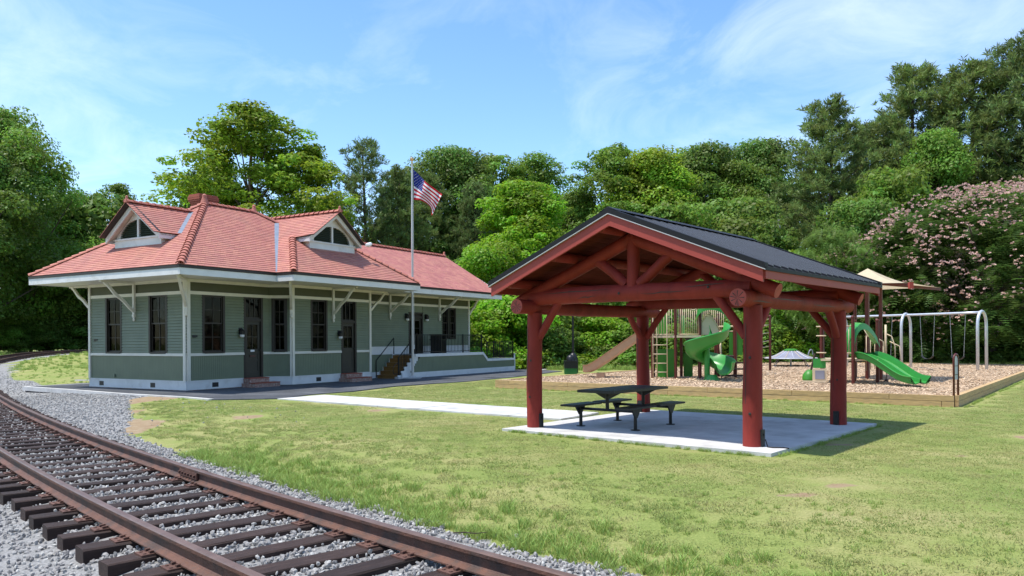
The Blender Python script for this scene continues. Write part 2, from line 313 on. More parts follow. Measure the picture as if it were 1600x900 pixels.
def vnoise(x, y, f, seed=0):
    """cheap smooth value noise"""
    x = np.asarray(x) * f; y = np.asarray(y) * f; xi = np.floor(x).astype(np.int64); yi = np.floor(y).astype(np.int64); fx = x - xi; fy = y - yi
    fx = fx * fx * (3 - 2 * fx); fy = fy * fy * (3 - 2 * fy)
    def h(a, b):
        n = (a * 374761393 + b * 668265263 + seed * 974634777) & 0xffffffff; n = ((n ^ (n >> 13)) * 1274126177) & 0xffffffff; return ((n ^ (n >> 16)) & 0xffff) / 65535.0
    return (h(xi, yi) * (1 - fx) + h(xi + 1, yi) * fx) * (1 - fy) + (h(xi, yi + 1) * (1 - fx) + h(xi + 1, yi + 1) * fx) * fy
def sstep(a, b, x): t = np.clip((x - a) / (b - a), 0, 1); return t * t * (3 - 2 * t)
def rise(x, y): return 0.95 * sstep(43, 68, np.asarray(y, float)) * (1 - sstep(-24, -13, np.asarray(x, float)))
def ground_z(x, y, d=None):
    d = track_dist(x, y) if d is None else d
    ad = np.abs(d); k = 1 - sstep(1.5, 4.5, ad); side = np.where(d > 0, 0.0, -0.10)
    z = BED * k + (1 - k) * np.where(d > 0, 0.0, -0.12)
    shoulder = np.where(d < 0, -0.13 * sstep(0.8, 1.5, ad) - 0.12 * sstep(1.5, 2.8, ad), 0)
    z = z + shoulder * (1 - sstep(6, 12, ad) * 0.4)
    z = z + 0.02 * (vnoise(x, y, 0.5, 3) - 0.5) * sstep(2.5, 5, ad)
    return z + rise(x, y)
# frames of the built things
ST_O = Vector((-10.88, 26.318, 0)); ST_A = R(59.4)           # station corner, its x runs along the front
PV_O = Vector((0.423, 14.791, 0)); PV_A = math.atan2(-0.652, 0.758)
PG_O = Vector((-0.66, 27.58, 0)); PG_A = math.atan2(-0.613, 0.79)
def to_local(o, a, x, y):
    c, s = math.cos(a), math.sin(a); X = np.asarray(x) - o.x; Y = np.asarray(y) - o.y; return X * c + Y * s, -X * s + Y * c
def to_world(o, a, x, y):
    c, s = math.cos(a), math.sin(a); return o.x + x * c - y * s, o.y + x * s + y * c
ASPHALT = [(-18.2, 29.4), (-15.5, 27.5), (-12.3, 25.05), (-9.75, 23.45), (-8.6, 22.5), (-6.75, 22.75), (-6.3, 24.2), (-5.2, 25.9), (-4.2, 28.6), (-1.9, 31.4), (-0.3, 34.2), (1.6, 38.5), (2.6, 41), (1.2, 43.5), (-1.5, 46), (-8, 40), (-13, 34), (-17.5, 32.0)]
PATHP = [(-6.75, 22.62), (-5.75, 24.05), (1.95, 17.75), (1.02, 16.35)]
PG_LX, PG_LY = 14.3, 26.0
SLAB = (-0.32, 4.80, -0.58, 4.42)
WALK = [(-0.2, 43.4), (1.4, 42.4), (3.2, 46.5), (4.6, 51.5), (3.4, 54.5), (0.6, 53), (-0.9, 48.5)]
def inpoly(poly, x, y):
    x = np.asarray(x); y = np.asarray(y); c = np.zeros(x.shape, bool); n = len(poly)
    for i in range(n):
        x0, y0 = poly[i]; x1, y1 = poly[(i + 1) % n]
        if y0 == y1: continue
        k = ((y0 > y) != (y1 > y)) & (x < (x1 - x0) * (y - y0) / (y1 - y0) + x0); c ^= k
    return c
def gravel_mask(x, y, d):
    n = vnoise(x, y, 1.1, 5) * 0.6 + vnoise(x, y, 3.3, 6) * 0.4
    edge = 1.62 + 0.25 * (n - 0.5) + 2.0 * sstep(14, 24, y) * (1 - 0.75 * sstep(33, 39, y)) + 3.0 * sstep(23, 27, y) * (1 - sstep(33, 38, y))
    right = 1 - sstep(-0.12, 0.12, d - edge)
    left = 1 - sstep(-0.8, 0.8, -d - (7.5 + 3 * (n - 0.5) - 5.7 * sstep(25, 42, y)))
    g = np.where(d > 0, right, left)
    patch = sstep(0.50, 0.60, vnoise(x, y, 0.33, 9) * 0.6 + n * 0.4) * sstep(2.3, 3.2, d) * sstep(24, 28, y)
    return np.clip(g - patch, 0, 1)
def dirt_mask(x, y, d):
    n = vnoise(x, y, 0.7, 15) * 0.55 + vnoise(x, y, 2.3, 16) * 0.45
    lx, ly = to_local(ST_O, ST_A, x, y)
    near = np.exp(-((np.asarray(x) + 12.2) / 3.0) ** 2 - ((np.asarray(y) - 23.6) / 1.2) ** 2) * 0.85 + np.exp(-((np.asarray(x) + 8.3) / 1.5) ** 2 - ((np.asarray(y) - 17.4) / 1.3) ** 2) * 0.72
    edge = 1.62 + 2.0 * sstep(14, 24, y); near = near + 0.48 * np.exp(-((d - edge) / (0.25 + 0.5 * sstep(14, 22, y))) ** 2) * sstep(11.5, 15, y) * (1 - sstep(25, 30, y))
    spots = 0
    for (a, b, r) in ((3.05, 8.55, .34), (3.75, 9.0, .32), (7.3, 9.7, .42), (5.2, 12.6, .3), (-3.3, 10.1, .34), (-5.9, 17.5, .6), (6.4, 11.2, .3), (-3.2, 19.0, .5), (1.2, 9.6, .22), (8.6, 13.2, .4)):
        spots = spots + np.exp(-((np.asarray(x) - a) ** 2 + (np.asarray(y) - b) ** 2) / (r * r)) * 1.0
    return np.clip(sstep(0.40, 0.75, near + spots * 0.9 + (n - 0.5) * 0.75), 0, 1)

def grow(a, b, step, far, k=1.16):
    m = list(np.arange(a, b, step)); s = step; p = b
    hi = []
    while p < far: hi.append(p); s *= k; p += s
    return m, hi + [far]
gx, gxr = grow(-26, 24, 0.27, 900); s = 0.27; p = -26; lo = []
while p > -900: s *= 1.16; p -= s; lo.append(p)
GX = np.array(lo[::-1] + gx + gxr); gy, gyr = grow(1.5, 40, 0.25, 1500); s = 0.25; p = 1.5; lo = []
while p > -200: s *= 1.3; p -= s; lo.append(p)
GY = np.array(lo[::-1] + gy + gyr)
XX, YY = np.meshgrid(GX, GY); xf = XX.ravel(); yf = YY.ravel(); D = track_dist(xf, yf); ZZ = ground_z(xf, yf, D)
me = bpy.data.meshes.new('ground'); nx, ny = len(GX), len(GY)
me.vertices.add(nx * ny); me.vertices.foreach_set('co', np.stack([xf, yf, ZZ], 1).astype(np.float32).ravel())
ii, jj = np.meshgrid(np.arange(nx - 1), np.arange(ny - 1)); q = (jj * nx + ii).ravel(); fa = np.stack([q, q + 1, q + nx + 1, q + nx], 1).ravel()
me.loops.add(len(fa)); me.loops.foreach_set('vertex_index', fa.astype(np.int32)); me.polygons.add(len(q)); me.polygons.foreach_set('loop_start', np.arange(0, len(fa), 4, dtype=np.int32))
me.update(calc_edges=True); me.polygons.foreach_set('use_smooth', [True] * len(q))
for nm, arr in (('gravel', gravel_mask(xf, yf, D)), ('dirt', dirt_mask(xf, yf, D))):
    a = me.attributes.new(nm, 'FLOAT', 'POINT'); a.data.foreach_set('value', np.asarray(arr, np.float32))
def ground_material():
    m = bpy.data.materials.new('ground_cover'); m.use_nodes = True; t = m.node_tree; t.nodes.clear(); L = t.links.new
    out = N(t, 'ShaderNodeOutputMaterial'); b = N(t, 'ShaderNodeBsdfPrincipled'); b.inputs['Roughness'].default_value = 0.95; b.inputs['Specular IOR Level'].default_value = 0.1
    tcn = N(t, 'ShaderNodeTexCoord')
    def nz(sc, det=6, ro=0.6):
        n = N(t, 'ShaderNodeTexNoise'); n.inputs['Scale'].default_value = sc; n.inputs['Detail'].default_value = det; n.inputs['Roughness'].default_value = ro; L(tcn.outputs['Object'], n.inputs[0]); return n.outputs['Fac']
    def ramp(src, stops):
        r = N(t, 'ShaderNodeValToRGB'); e = r.color_ramp.elements
        while len(e) < len(stops): e.new(0.5)
        for k, (p_, c) in enumerate(stops): e[k].position = p_; e[k].color = (*c, 1)
        L(src, r.inputs[0]); return r.outputs[0]
    grass = ramp(nz(0.42, 8, 0.68), [(0.34, (0.205, 0.262, 0.074)), (0.47, (0.272, 0.312, 0.100)), (0.58, (0.345, 0.335, 0.140)), (0.74, (0.43, 0.375, 0.20))])
    fine = ramp(nz(38, 6, 0.8), [(0.32, (0.55, 0.60, 0.48)), (0.68, (1.2, 1.18, 1.15))])
    mg = N(t, 'ShaderNodeMixRGB', blend_type='MULTIPLY'); mg.inputs[0].default_value = 1; L(grass, mg.inputs[1]); L(fine, mg.inputs[2])
    grav = ramp(nz(30, 6, 0.75), [(0.3, (0.12, 0.12, 0.115)), (0.5, (0.28, 0.275, 0.265)), (0.72, (0.43, 0.42, 0.405))])
    dirt = ramp(nz(5, 8, 0.7), [(0.3, (0.25, 0.165, 0.095)), (0.55, (0.33, 0.245, 0.15)), (0.75, (0.40, 0.33, 0.24))])
    def masked(base, top, attr, w=0.35):
        an = N(t, 'ShaderNodeAttribute', attribute_name=attr); ad = N(t, 'ShaderNodeMath', operation='MULTIPLY_ADD'); L(nz(7, 5), ad.inputs[0]); ad.inputs[1].default_value = w; L(an.outputs['Fac'], ad.inputs[2])
        mr = N(t, 'ShaderNodeMapRange'); mr.inputs['From Min'].default_value = 0.5 + w * 0.35; mr.inputs['From Max'].default_value = 0.5 + w * 0.72; L(ad.outputs[0], mr.inputs['Value'])
        mx = N(t, 'ShaderNodeMixRGB'); L(mr.outputs[0], mx.inputs[0]); L(base, mx.inputs[1]); L(top, mx.inputs[2]); return mx.outputs[0]
    c = masked(mg.outputs[0], dirt, 'dirt', 0.5); c = masked(c, grav, 'gravel', 0.35)
    L(c, b.inputs['Base Color'])
    bm = N(t, 'ShaderNodeBump'); bm.inputs['Strength'].default_value = 0.7; bm.inputs['Distance'].default_value = 0.03; L(nz(32, 6, 0.7), bm.inputs['Height']); L(bm.outputs[0], b.inputs['Normal']); L(b.outputs[0], out.inputs['Surface'])
    return m
me.materials.append(ground_material()); link('ground', me, kind='structure')

# ------------------------------------------------------------------ paved sheets
def sheet(name, poly, z0, z1, m, sub=0.0, seed=1, **kw):
    """flat slab of the given outline; the edge wanders by a few centimetres"""
    pts = []
    for i in range(len(poly)):
        a = Vector((*poly[i], 0)); b2 = Vector((*poly[(i + 1) % len(poly)], 0)); n = max(1, int((b2 - a).length / 0.5)); nn = Vector((-(b2 - a).y, (b2 - a).x, 0)).normalized()
        for k in range(n):
            p_ = a.lerp(b2, k / n)
            if k and sub: p_ = p_ + nn * (float(vnoise(p_.x, p_.y, 1.3, seed)) - 0.5) * sub
            pts.append(p_)
    mb = MB(); mb.prism([(p_.x, p_.y, z0) for p_ in pts], (0, 0, z1 - z0))
    return mb.obj(name, m, kind='structure', **kw)
sheet('asphalt_apron', ASPHALT, -0.2, 0.030, MT['asphalt'], 0.12)
kerb = MB()
for a, b2 in zip(ASPHALT[0:4], ASPHALT[1:5]):
    a = Vector((*a, 0)); b2 = Vector((*b2, 0)); kerb.beam(a + Vector((0, 0, -0.03)), b2 + Vector((0, 0, -0.03)), 0.16, 0.15)
kerb.beam(Vector((*ASPHALT[0], -0.032)), Vector((-16.4, 32.1, -0.032)), 0.16, 0.15)
kerb.obj('concrete_kerb_edge', MT['concrete'], kind='structure')
cpath = sheet('concrete_path', PATHP, -0.2, 0.024, MT['concrete'], 0.05)
for k_ in range(7):
    A0, B0, C0_, D0 = [Vector((*p_, 0)) for p_ in PATHP]; t0, t1 = k_ / 7 + (.0012 if k_ else 0), (k_ + 1) / 7 - .0012
    q = [A0.lerp(D0, t0), A0.lerp(D0, t1), B0.lerp(C0_, t1), B0.lerp(C0_, t0)]; m = MB(); dz = float(vnoise(k_ * 3.3, 1, 1, 3)) * .004; m.prism([(p_.x, p_.y, .0) for p_ in q], (0, 0, .036 + dz)); m.obj('slab', MT['concrete'], cpath)
sheet('far_walkway', WALK, -0.2, 0.025, MT['concrete'], 0.1)
x0, x1, y0, y1 = SLAB
sl_mb = MB(); sl_mb.bx(x0 + .01, x1 - .01, y0 + .01, y1 - .01, -0.2, 0.034)
psl = sl_mb.obj('pavilion_slab', MT['concrete'], loc=PV_O, rot=(0, 0, PV_A), kind='structure')
for (a, b2, c, d_) in ((x0, 2.232, y0, 1.917), (2.244, x1, y0, 1.917), (x0, 2.232, 1.929, y1), (2.244, x1, 1.929, y1)):
    m = MB(); m.bx(a, b2, c, d_, -0.2, 0.05); m.obj('slab', MT['concrete'], psl)

# ------------------------------------------------------------------ railway track
trk = empty('railway_track', (float(CX[300]), float(CY[300]), BED), label='curving rusty railway track on dark wooden sleepers beside the lawn', category='railway track')
TB = Vector((float(CX[300]), float(CY[300]), BED))
prof = [(-0.07, 0), (0.07, 0), (0.07, 0.012), (0.022, 0.03), (0.010, 0.045), (0.010, 0.118), (0.036, 0.128), (0.036, 0.155), (0.028, RAIL_H), (-0.028, RAIL_H), (-0.036, 0.155), (-0.036, 0.128), (-0.010, 0.118), (-0.010, 0.045), (-0.022, 0.03), (-0.07, 0.012)]
ss = np.concatenate([np.arange(0, 40, 0.5), np.arange(40, ARC[-1] - 0.1, 1.5)])
for side in (-0.755, 0.755):
    mb = MB(); k = len(prof); vs = []
    for s_ in ss:
        x, y, a, b2 = track_at(s_)
        for (o_, h_) in prof: vs.append((x + b2 * (side + o_) - TB.x, y - a * (side + o_) - TB.y, RAIL_TOP - RAIL_H + h_ - TB.z + float(rise(x, y))))
    for i in range(len(ss) - 1):
        for j in range(k):
            mb.f.append([i * k + j, i * k + (j + 1) % k, (i + 1) * k + (j + 1) % k, (i + 1) * k + j]); mb.m.append(1 if j in (7, 8, 9) else 0); mb.t.append(0.5)
    mb.v = vs; mb.obj('rail', [MT['rail'], MT['railtop']], trk)
def tie_mesh(seed):
    random.seed(seed); mb = MB(); L_, w, h = 1.22, 0.115, 0.19; n = 6; vs = []
    for i in range(n + 1):
        x = -L_ + 2 * L_ * i / n
        jz = random.uniform(-.006, .006); e = 0.012
        for (y, z) in ((-w, -h), (w, -h), (w, -e + jz), (w - e, jz), (-w + e, jz * .5), (-w, -e)): vs.append((x + random.uniform(-.004, .004), y + random.uniform(-.007, .007), z))
    fs = [(i * 6 + j, i * 6 + (j + 1) % 6, (i + 1) * 6 + (j + 1) % 6, (i + 1) * 6 + j) for i in range(n) for j in range(6)] + [tuple(range(6))[::-1], tuple(n * 6 + j for j in range(6))]
    mb.add(vs, fs); return mb.mesh('tie', MT['tie'])
tie_meshes = [tie_mesh(k) for k in range(9)]
pm = MB(); pm.bx(-0.19, 0.19, -0.09, 0.09, 0.0, 0.016)
for (sx, sy) in ((-1, 1), (1, -1), (1, 1), (-1, -1)):
    pm.bx(sx * 0.095 - 0.018, sx * 0.095 + 0.018, sy * 0.05 - 0.018, sy * 0.05 + 0.018, 0.016, 0.036); pm.bx(min(sx * 0.055, sx * 0.1), max(sx * 0.055, sx * 0.1), sy * 0.05 - 0.012, sy * 0.05 + 0.012, 0.026, 0.038)
    pm.bx(sx * 0.15 - 0.012, sx * 0.15 + 0.012, sy * 0.045 - 0.012, sy * 0.045 + 0.012, 0.016, 0.022)
plate_mesh = pm.mesh('tie_plate', MT['plate'])
random.seed(5); TIES = []; s_ = 0.3; k = 0
while s_ < ARC[-1] - 1 and k < 270:
    x, y, a, b2 = track_at(s_); ang = math.atan2(-a, b2) + random.uniform(-.03, .03)
    t = link('tie', tie_meshes[k % 9], trk, (x - TB.x + random.uniform(-.02, .02), y - TB.y, TIE_TOP - TB.z + random.uniform(-.008, .004) + float(rise(x, y))), (0, 0, ang), (1 + random.uniform(-.02, .02), 1 + random.uniform(-.08, .08), 1)); TIES.append((x, y, ang))
    if s_ < 26:
        for sd in (-0.755, 0.755): link('tie_plate', plate_mesh, t, (sd, random.uniform(-.02, .02), 0.0))
    s_ += 0.56 + random.uniform(-.035, .035); k += 1
jb = MB(); si = ARC[np.argmin((CX + 5.2) ** 2 + (CY - 10.2) ** 2)]
for side, s0 in ((0.755, None),):
    # bolted joint bar on the inner face of the station-side rail
    best = min(np.arange(1, 30, .05), key=lambda q: (track_at(q)[0] + 4.75) ** 2 + (track_at(q)[1] - 9.75) ** 2)
    x, y, a, b2 = track_at(best); 
    for o_, hw in ((side - 0.03, 0.30), (side + 0.03, 0.30)):
        p0 = Vector((x + b2 * o_ - a * hw, y - a * o_ - b2 * hw, RAIL_TOP - 0.085)) - TB; p1 = Vector((x + b2 * o_ + a * hw, y - a * o_ + b2 * hw, RAIL_TOP - 0.085)) - TB
        jb.beam(p0, p1, 0.028, 0.085)
        for q in range(6):
            c = p0.lerp(p1, (q + .5) / 6); sgn = -1 if o_ < side else 1; jb.beam(c, c + Vector((b2, -a, 0)) * 0.045 * sgn, 0.032, 0.032)
jb.obj('joint_bar', MT['plate'], trk)
# a few shiny spike heads driven recently
for (px_, py_) in ((-3.56, 7.55), (-2.68, 6.53)):
    lathe = MB(); lathe.lathe([(0.012, 0), (0.012, 0.05), (0.026, 0.052), (0.026, 0.066), (0.008, 0.074)], 8); lathe.obj('spike', MT['steel'], trk, loc=Vector((px_, py_, TIE_TOP + 0.012)) - TB)

# ------------------------------------------------------------------ ballast stones
def stone_mesh(seed):
    r = np.random.default_rng(seed); ph = (1 + 5 ** .5) / 2
    v = np.array([(-1, ph, 0), (1, ph, 0), (-1, -ph, 0), (1, -ph, 0), (0, -1, ph), (0, 1, ph), (0, -1, -ph), (0, 1, -ph), (ph, 0, -1), (ph, 0, 1), (-ph, 0, -1), (-ph, 0, 1)]) / 1.9
    f = [(0, 11, 5), (0, 5, 1), (0, 1, 7), (0, 7, 10), (0, 10, 11), (1, 5, 9), (5, 11, 4), (11, 10, 2), (10, 7, 6), (7, 1, 8), (3, 9, 4), (3, 4, 2), (3, 2, 6), (3, 6, 8), (3, 8, 9), (4, 9, 5), (2, 4, 11), (6, 2, 10), (8, 6, 7), (9, 8, 1)]
    v = v * r.uniform(0.72, 1.2, (12, 1)) * np.array([1.15, 0.85, 0.62]); mb = MB(); mb.add(v, f, r.uniform(0, 1)); return mb.mesh('stone', MT['stone'])
stones = [stone_mesh(k) for k in range(14)]
def band(n, s0, s1, d0, d1):
    s_ = RNG.uniform(s0, s1, n); d_ = RNG.uniform(d0, d1, n); x = np.interp(s_, ARC, CX); y = np.interp(s_, ARC, CY); a = np.interp(s_, ARC, tx); b2 = np.interp(s_, ARC, ty)
    return np.stack([x + b2 * d_, y - a * d_, d_], 1)
B = np.concatenate([band(15000, 0, 8, -1.4, 1.7), band(15000, 0, 9, -4.2, -1.3), band(12000, 8, 18, -1.5, 1.9), band(4500, 9, 18, -4, -1.4), band(20000, 18, 34, -1.8, 6), band(6000, 32, 60, -2.2, 3), band(1600, 0, 18, 1.45, 2.0)])
gm = gravel_mask(B[:, 0], B[:, 1], B[:, 2]); keep = (gm > 0.5) | (RNG.uniform(0, 1, len(B)) < gm * 0.5 + 0.01)
la, lb = to_local(ST_O, ST_A, B[:, 0], B[:, 1]); keep &= ~((la > -0.2) & (lb > -0.2) & (la < 18) & (lb < 8)) & ~inpoly(ASPHALT, B[:, 0], B[:, 1])
B = B[keep]; n = len(B); gz = ground_z(B[:, 0], B[:, 1], B[:, 2]); sc = RNG.uniform(0.013, 0.029, n) * np.where(B[:, 1] > 18, 0.95, 1.0)
zz = gz + sc * RNG.uniform(0.0, 0.9, n) + np.where(np.abs(B[:, 2]) < 0.8, 0.02 * RNG.uniform(0, 1, n), 0)
# stones never lie on the sleepers or rails
on_tie = np.zeros(n, bool)
for (x, y, ang) in TIES[:110]:
    c, s2 = math.cos(ang), math.sin(ang); u_ = (B[:, 0] - x) * c + (B[:, 1] - y) * s2; v_ = -(B[:, 0] - x) * s2 + (B[:, 1] - y) * c; on_tie |= (np.abs(u_) < 1.26) & (np.abs(v_) < 0.132)
on_tie &= RNG.uniform(0, 1, n) > 0.012
B, sc, zz = B[~on_tie], sc[~on_tie], zz[~on_tie]; n = len(B)
bal = instancer('ballast', np.stack([B[:, 0], B[:, 1], zz], 1), RNG.uniform(0, 6.28, (n, 3)) * [0.25, 0.25, 1], np.stack([sc, sc, sc], 1) * RNG.uniform(.8, 1.25, (n, 3)), RNG.integers(0, 14, n), stones)
tag(bal, 'grey crushed stone ballast under and beside the railway track', 'gravel', kind='stuff')

# ------------------------------------------------------------------ grass
def patch_mesh(seed, n, size, h0, h1, w, lean, m):
    r = np.random.default_rng(seed); b = r.uniform(-size / 2, size / 2, (n, 2)); a = r.uniform(0, 2 * PI, n); hh = r.uniform(h0, h1, n); ww = w * r.uniform(.6, 1.3, n)
    la_ = r.uniform(0, 2 * PI, n); ll = hh * lean * r.uniform(.2, 1.2, n)
    base = np.stack([b[:, 0], b[:, 1], np.full(n, -0.01)], 1); sd = np.stack([np.cos(a), np.sin(a), np.zeros(n)], 1) * ww[:, None]; ln = np.stack([np.cos(la_), np.sin(la_), np.zeros(n)], 1) * ll[:, None]; up = np.array([0, 0, 1.0]) * hh[:, None]
    v = np.stack([base - sd, base + sd, base + ln * .35 + up * .6 + sd * .7, base + ln * .35 + up * .6 - sd * .7, base + ln + up], 1).reshape(-1, 3)
    mb = MB(); me_ = bpy.data.meshes.new('grass'); f = []
    for i in range(n): o = i * 5; f += [(o, o + 1, o + 2, o + 3), (o + 3, o + 2, o + 4)]
    me_.from_pydata(v.tolist(), [], f); me_.materials.append(m); at = me_.attributes.new('tint', 'FLOAT', 'FACE'); at.data.foreach_set('value', np.repeat(r.uniform(0, 1, n), 2)); return me_
lawn_src = [patch_mesh(k, 900, 0.62, 0.010, 0.030, 0.0048, 1.5, MT['blade']) for k in range(6)] + [patch_mesh(20 + k, 380, 0.62, 0.014, 0.040, 0.005, 1.4, MT['blade']) for k in range(2)]
def lawn_ok(x, y, margin=0.0):
    d = track_dist(x, y); ok = (gravel_mask(x, y, d) < 0.35) & (dirt_mask(x, y, d) < 0.6)
    a, b = to_local(ST_O, ST_A, x, y); ok &= ~((a > -0.3) & (b > -0.9) & (a < 19.5) & (b < 8)); ok &= ~inpoly(ASPHALT, x, y) & ~inpoly(WALK, x, y)
    a, b = to_local(PV_O, PV_A, x, y); ok &= ~((a > SLAB[0] - margin) & (a < SLAB[1] + margin) & (b > SLAB[2] - margin) & (b < SLAB[3] + margin))
    a, b = to_local(PG_O, PG_A, x, y); ok &= ~((a > -.2) & (a < PG_LX + .2) & (b > -.2) & (b < PG_LY + .2))
    for i in range(4):
        pass
    ok &= ~inpoly(PATHP, x, y); return ok, d
step = 0.46; gx_, gy_ = np.meshgrid(np.arange(-13, 22, step), np.arange(3.8, 33, step)); gx_ = gx_.ravel() + RNG.uniform(-.1, .1, gx_.size); gy_ = gy_.ravel() + RNG.uniform(-.1, .1, gy_.size)
vis = np.abs(gx_) < gy_ * 0.70 + 1.2; gx_, gy_ = gx_[vis], gy_[vis]
ok = np.ones(len(gx_), bool)
for (ox, oy) in ((-.24, -.24), (.24, -.24), (.24, .24), (-.24, .24), (0, 0)):
    o1, d_ = lawn_ok(gx_ + ox, gy_ + oy); ok &= o1
gx_, gy_ = gx_[ok], gy_[ok]; n = len(gx_); gz = ground_z(gx_, gy_)
lawn = instancer('lawn_grass', np.stack([gx_, gy_, gz], 1), np.stack([np.zeros(n), np.zeros(n), RNG.uniform(0, 6.28, n)], 1), np.stack([np.ones(n), np.ones(n), RNG.uniform(.7, 1.2, n)], 1), np.where(RNG.uniform(0, 1, n) < .80, RNG.integers(0, 6, n), RNG.integers(6, 8, n)), lawn_src)
tag(lawn, 'short mown lawn grass with dry yellow patches in front of the pavilion', 'grass', kind='stuff')
tuft_src = [patch_mesh(40 + k, 46, 0.16, 0.05, 0.14, 0.0045, 1.0, MT['tallblade']) for k in range(6)] + [patch_mesh(60 + k, 16, 0.07, 0.012, 0.035, 0.011, 2.6, MT['tallblade']) for k in range(3)]
e1 = band(3000, 0, 16, 1.55, 2.7); e2 = band(900, 0, 34, 2.2, 5.0); fx = np.concatenate([RNG.uniform(-9, 14, 420), RNG.uniform(-3, 12, 90)]); fy = np.concatenate([RNG.uniform(5, 24, 420), RNG.uniform(4.5, 11, 90)])
wt = RNG.uniform(0, 1, 3000) < np.exp(-(e1[:, 2] - 1.55) / 0.42); e1 = e1[wt]
tp = np.concatenate([e1[:, :2], e2[:, :2], np.stack([fx, fy], 1)]); o1, d_ = lawn_ok(tp[:, 0], tp[:, 1]); k = o1 | ((d_ > 1.55) & (d_ < 2.0) & (tp[:, 1] < 14) & (RNG.uniform(0, 1, len(tp)) < .5)); tp = tp[k]
# longer fringe where the mower misses: slab edge, path edge, timber edging
fr = []
for t_ in RNG.uniform(0, 1, 150): fr.append(to_world(PV_O, PV_A, SLAB[0] + t_ * (SLAB[1] - SLAB[0]), SLAB[2] - .05 - RNG.uniform(0, .05)))
for t_ in RNG.uniform(0, 1, 100): fr.append(to_world(PV_O, PV_A, SLAB[1] + .05 + RNG.uniform(0, .05), SLAB[2] + t_ * (SLAB[3] - SLAB[2])))
for t_ in RNG.uniform(0, 1, 200): fr.append(to_world(PG_O, PG_A, t_ * PG_LX, -.12 - RNG.uniform(0, .08)))
for t_ in RNG.uniform(0, 1, 150): fr.append(to_world(PG_O, PG_A, PG_LX + .12 + RNG.uniform(0, .08), t_ * 14))
fr = np.array(fr); fsc = np.concatenate([RNG.uniform(.45, 1.15, len(tp)) * np.where(np.arange(len(tp)) < k[:len(e1)].sum(), 1.0, 0.42), RNG.uniform(.3, .6, len(fr))])
tp = np.concatenate([tp, fr]); n = len(tp)
tf = instancer('grass_tufts', np.stack([tp[:, 0], tp[:, 1], ground_z(tp[:, 0], tp[:, 1])], 1), np.stack([np.zeros(n), np.zeros(n), RNG.uniform(0, 6.28, n)], 1), np.repeat(fsc[:, None], 3, 1), np.where(np.arange(n) > n - len(fr) - 420, RNG.integers(0, 9, n), RNG.integers(0, 6, n)), tuft_src)
tag(tf, 'longer bright green grass tufts along the ballast and slab edges', 'grass', kind='stuff')
tw = MB(); tw.tube([(0.02, 0, 0.01), (0.25, .04, .02), (.52, .02, .015), (.75, .09, .03)], [.012, .011, .009, .004], 6); tw.tube([(.3, .04, .02), (.42, -.09, .03)], [.006, .003], 5)
tag(tw.obj('fallen_twig', MT['bark'], loc=(-0.55, 7.1, -0.05), rot=(0, 0, -0.2), scale=(.42, .42, .6)), 'thin brown fallen twig lying at the lawn edge beside the ballast', 'twig')
# ------------------------------------------------------------------ station
st = empty('station_building', ST_O, ST_A, label='green clapboard railway station with red tile hip roof and arched louvred dormers', category='building')
EZ = 4.09; ZT = 3.28; ZC = 1.24; FB = 3.80
def frame(o, d):
    """wall frame: s along, e outward, z up; outward lies to the right of the walking direction d"""
    o = Vector(o); d = Vector(d).normalized(); n = Vector((d.y, -d.x, 0))
    return lambda s_, e, z: o + d * s_ + n * e + Vector((0, 0, z))
def wbox(mb, T, s0, s1, e0, e1, z0, z1):
    mb.hexa([T(s0, e0, z0), T(s1, e0, z0), T(s1, e1, z0), T(s0, e1, z0), T(s0, e0, z1), T(s1, e0, z1), T(s1, e1, z1), T(s0, e1, z1)])
def split(s0, s1, cuts):
    out = [(s0, s1)]
    for a, b in cuts:
        nw = []
        for p, q in out:
            if b <= p or a >= q: nw.append((p, q)); continue
            if a > p: nw.append((p, a))
            if b < q: nw.append((b, q))
        out = nw
    return [x for x in out if x[1] - x[0] > 0.02]
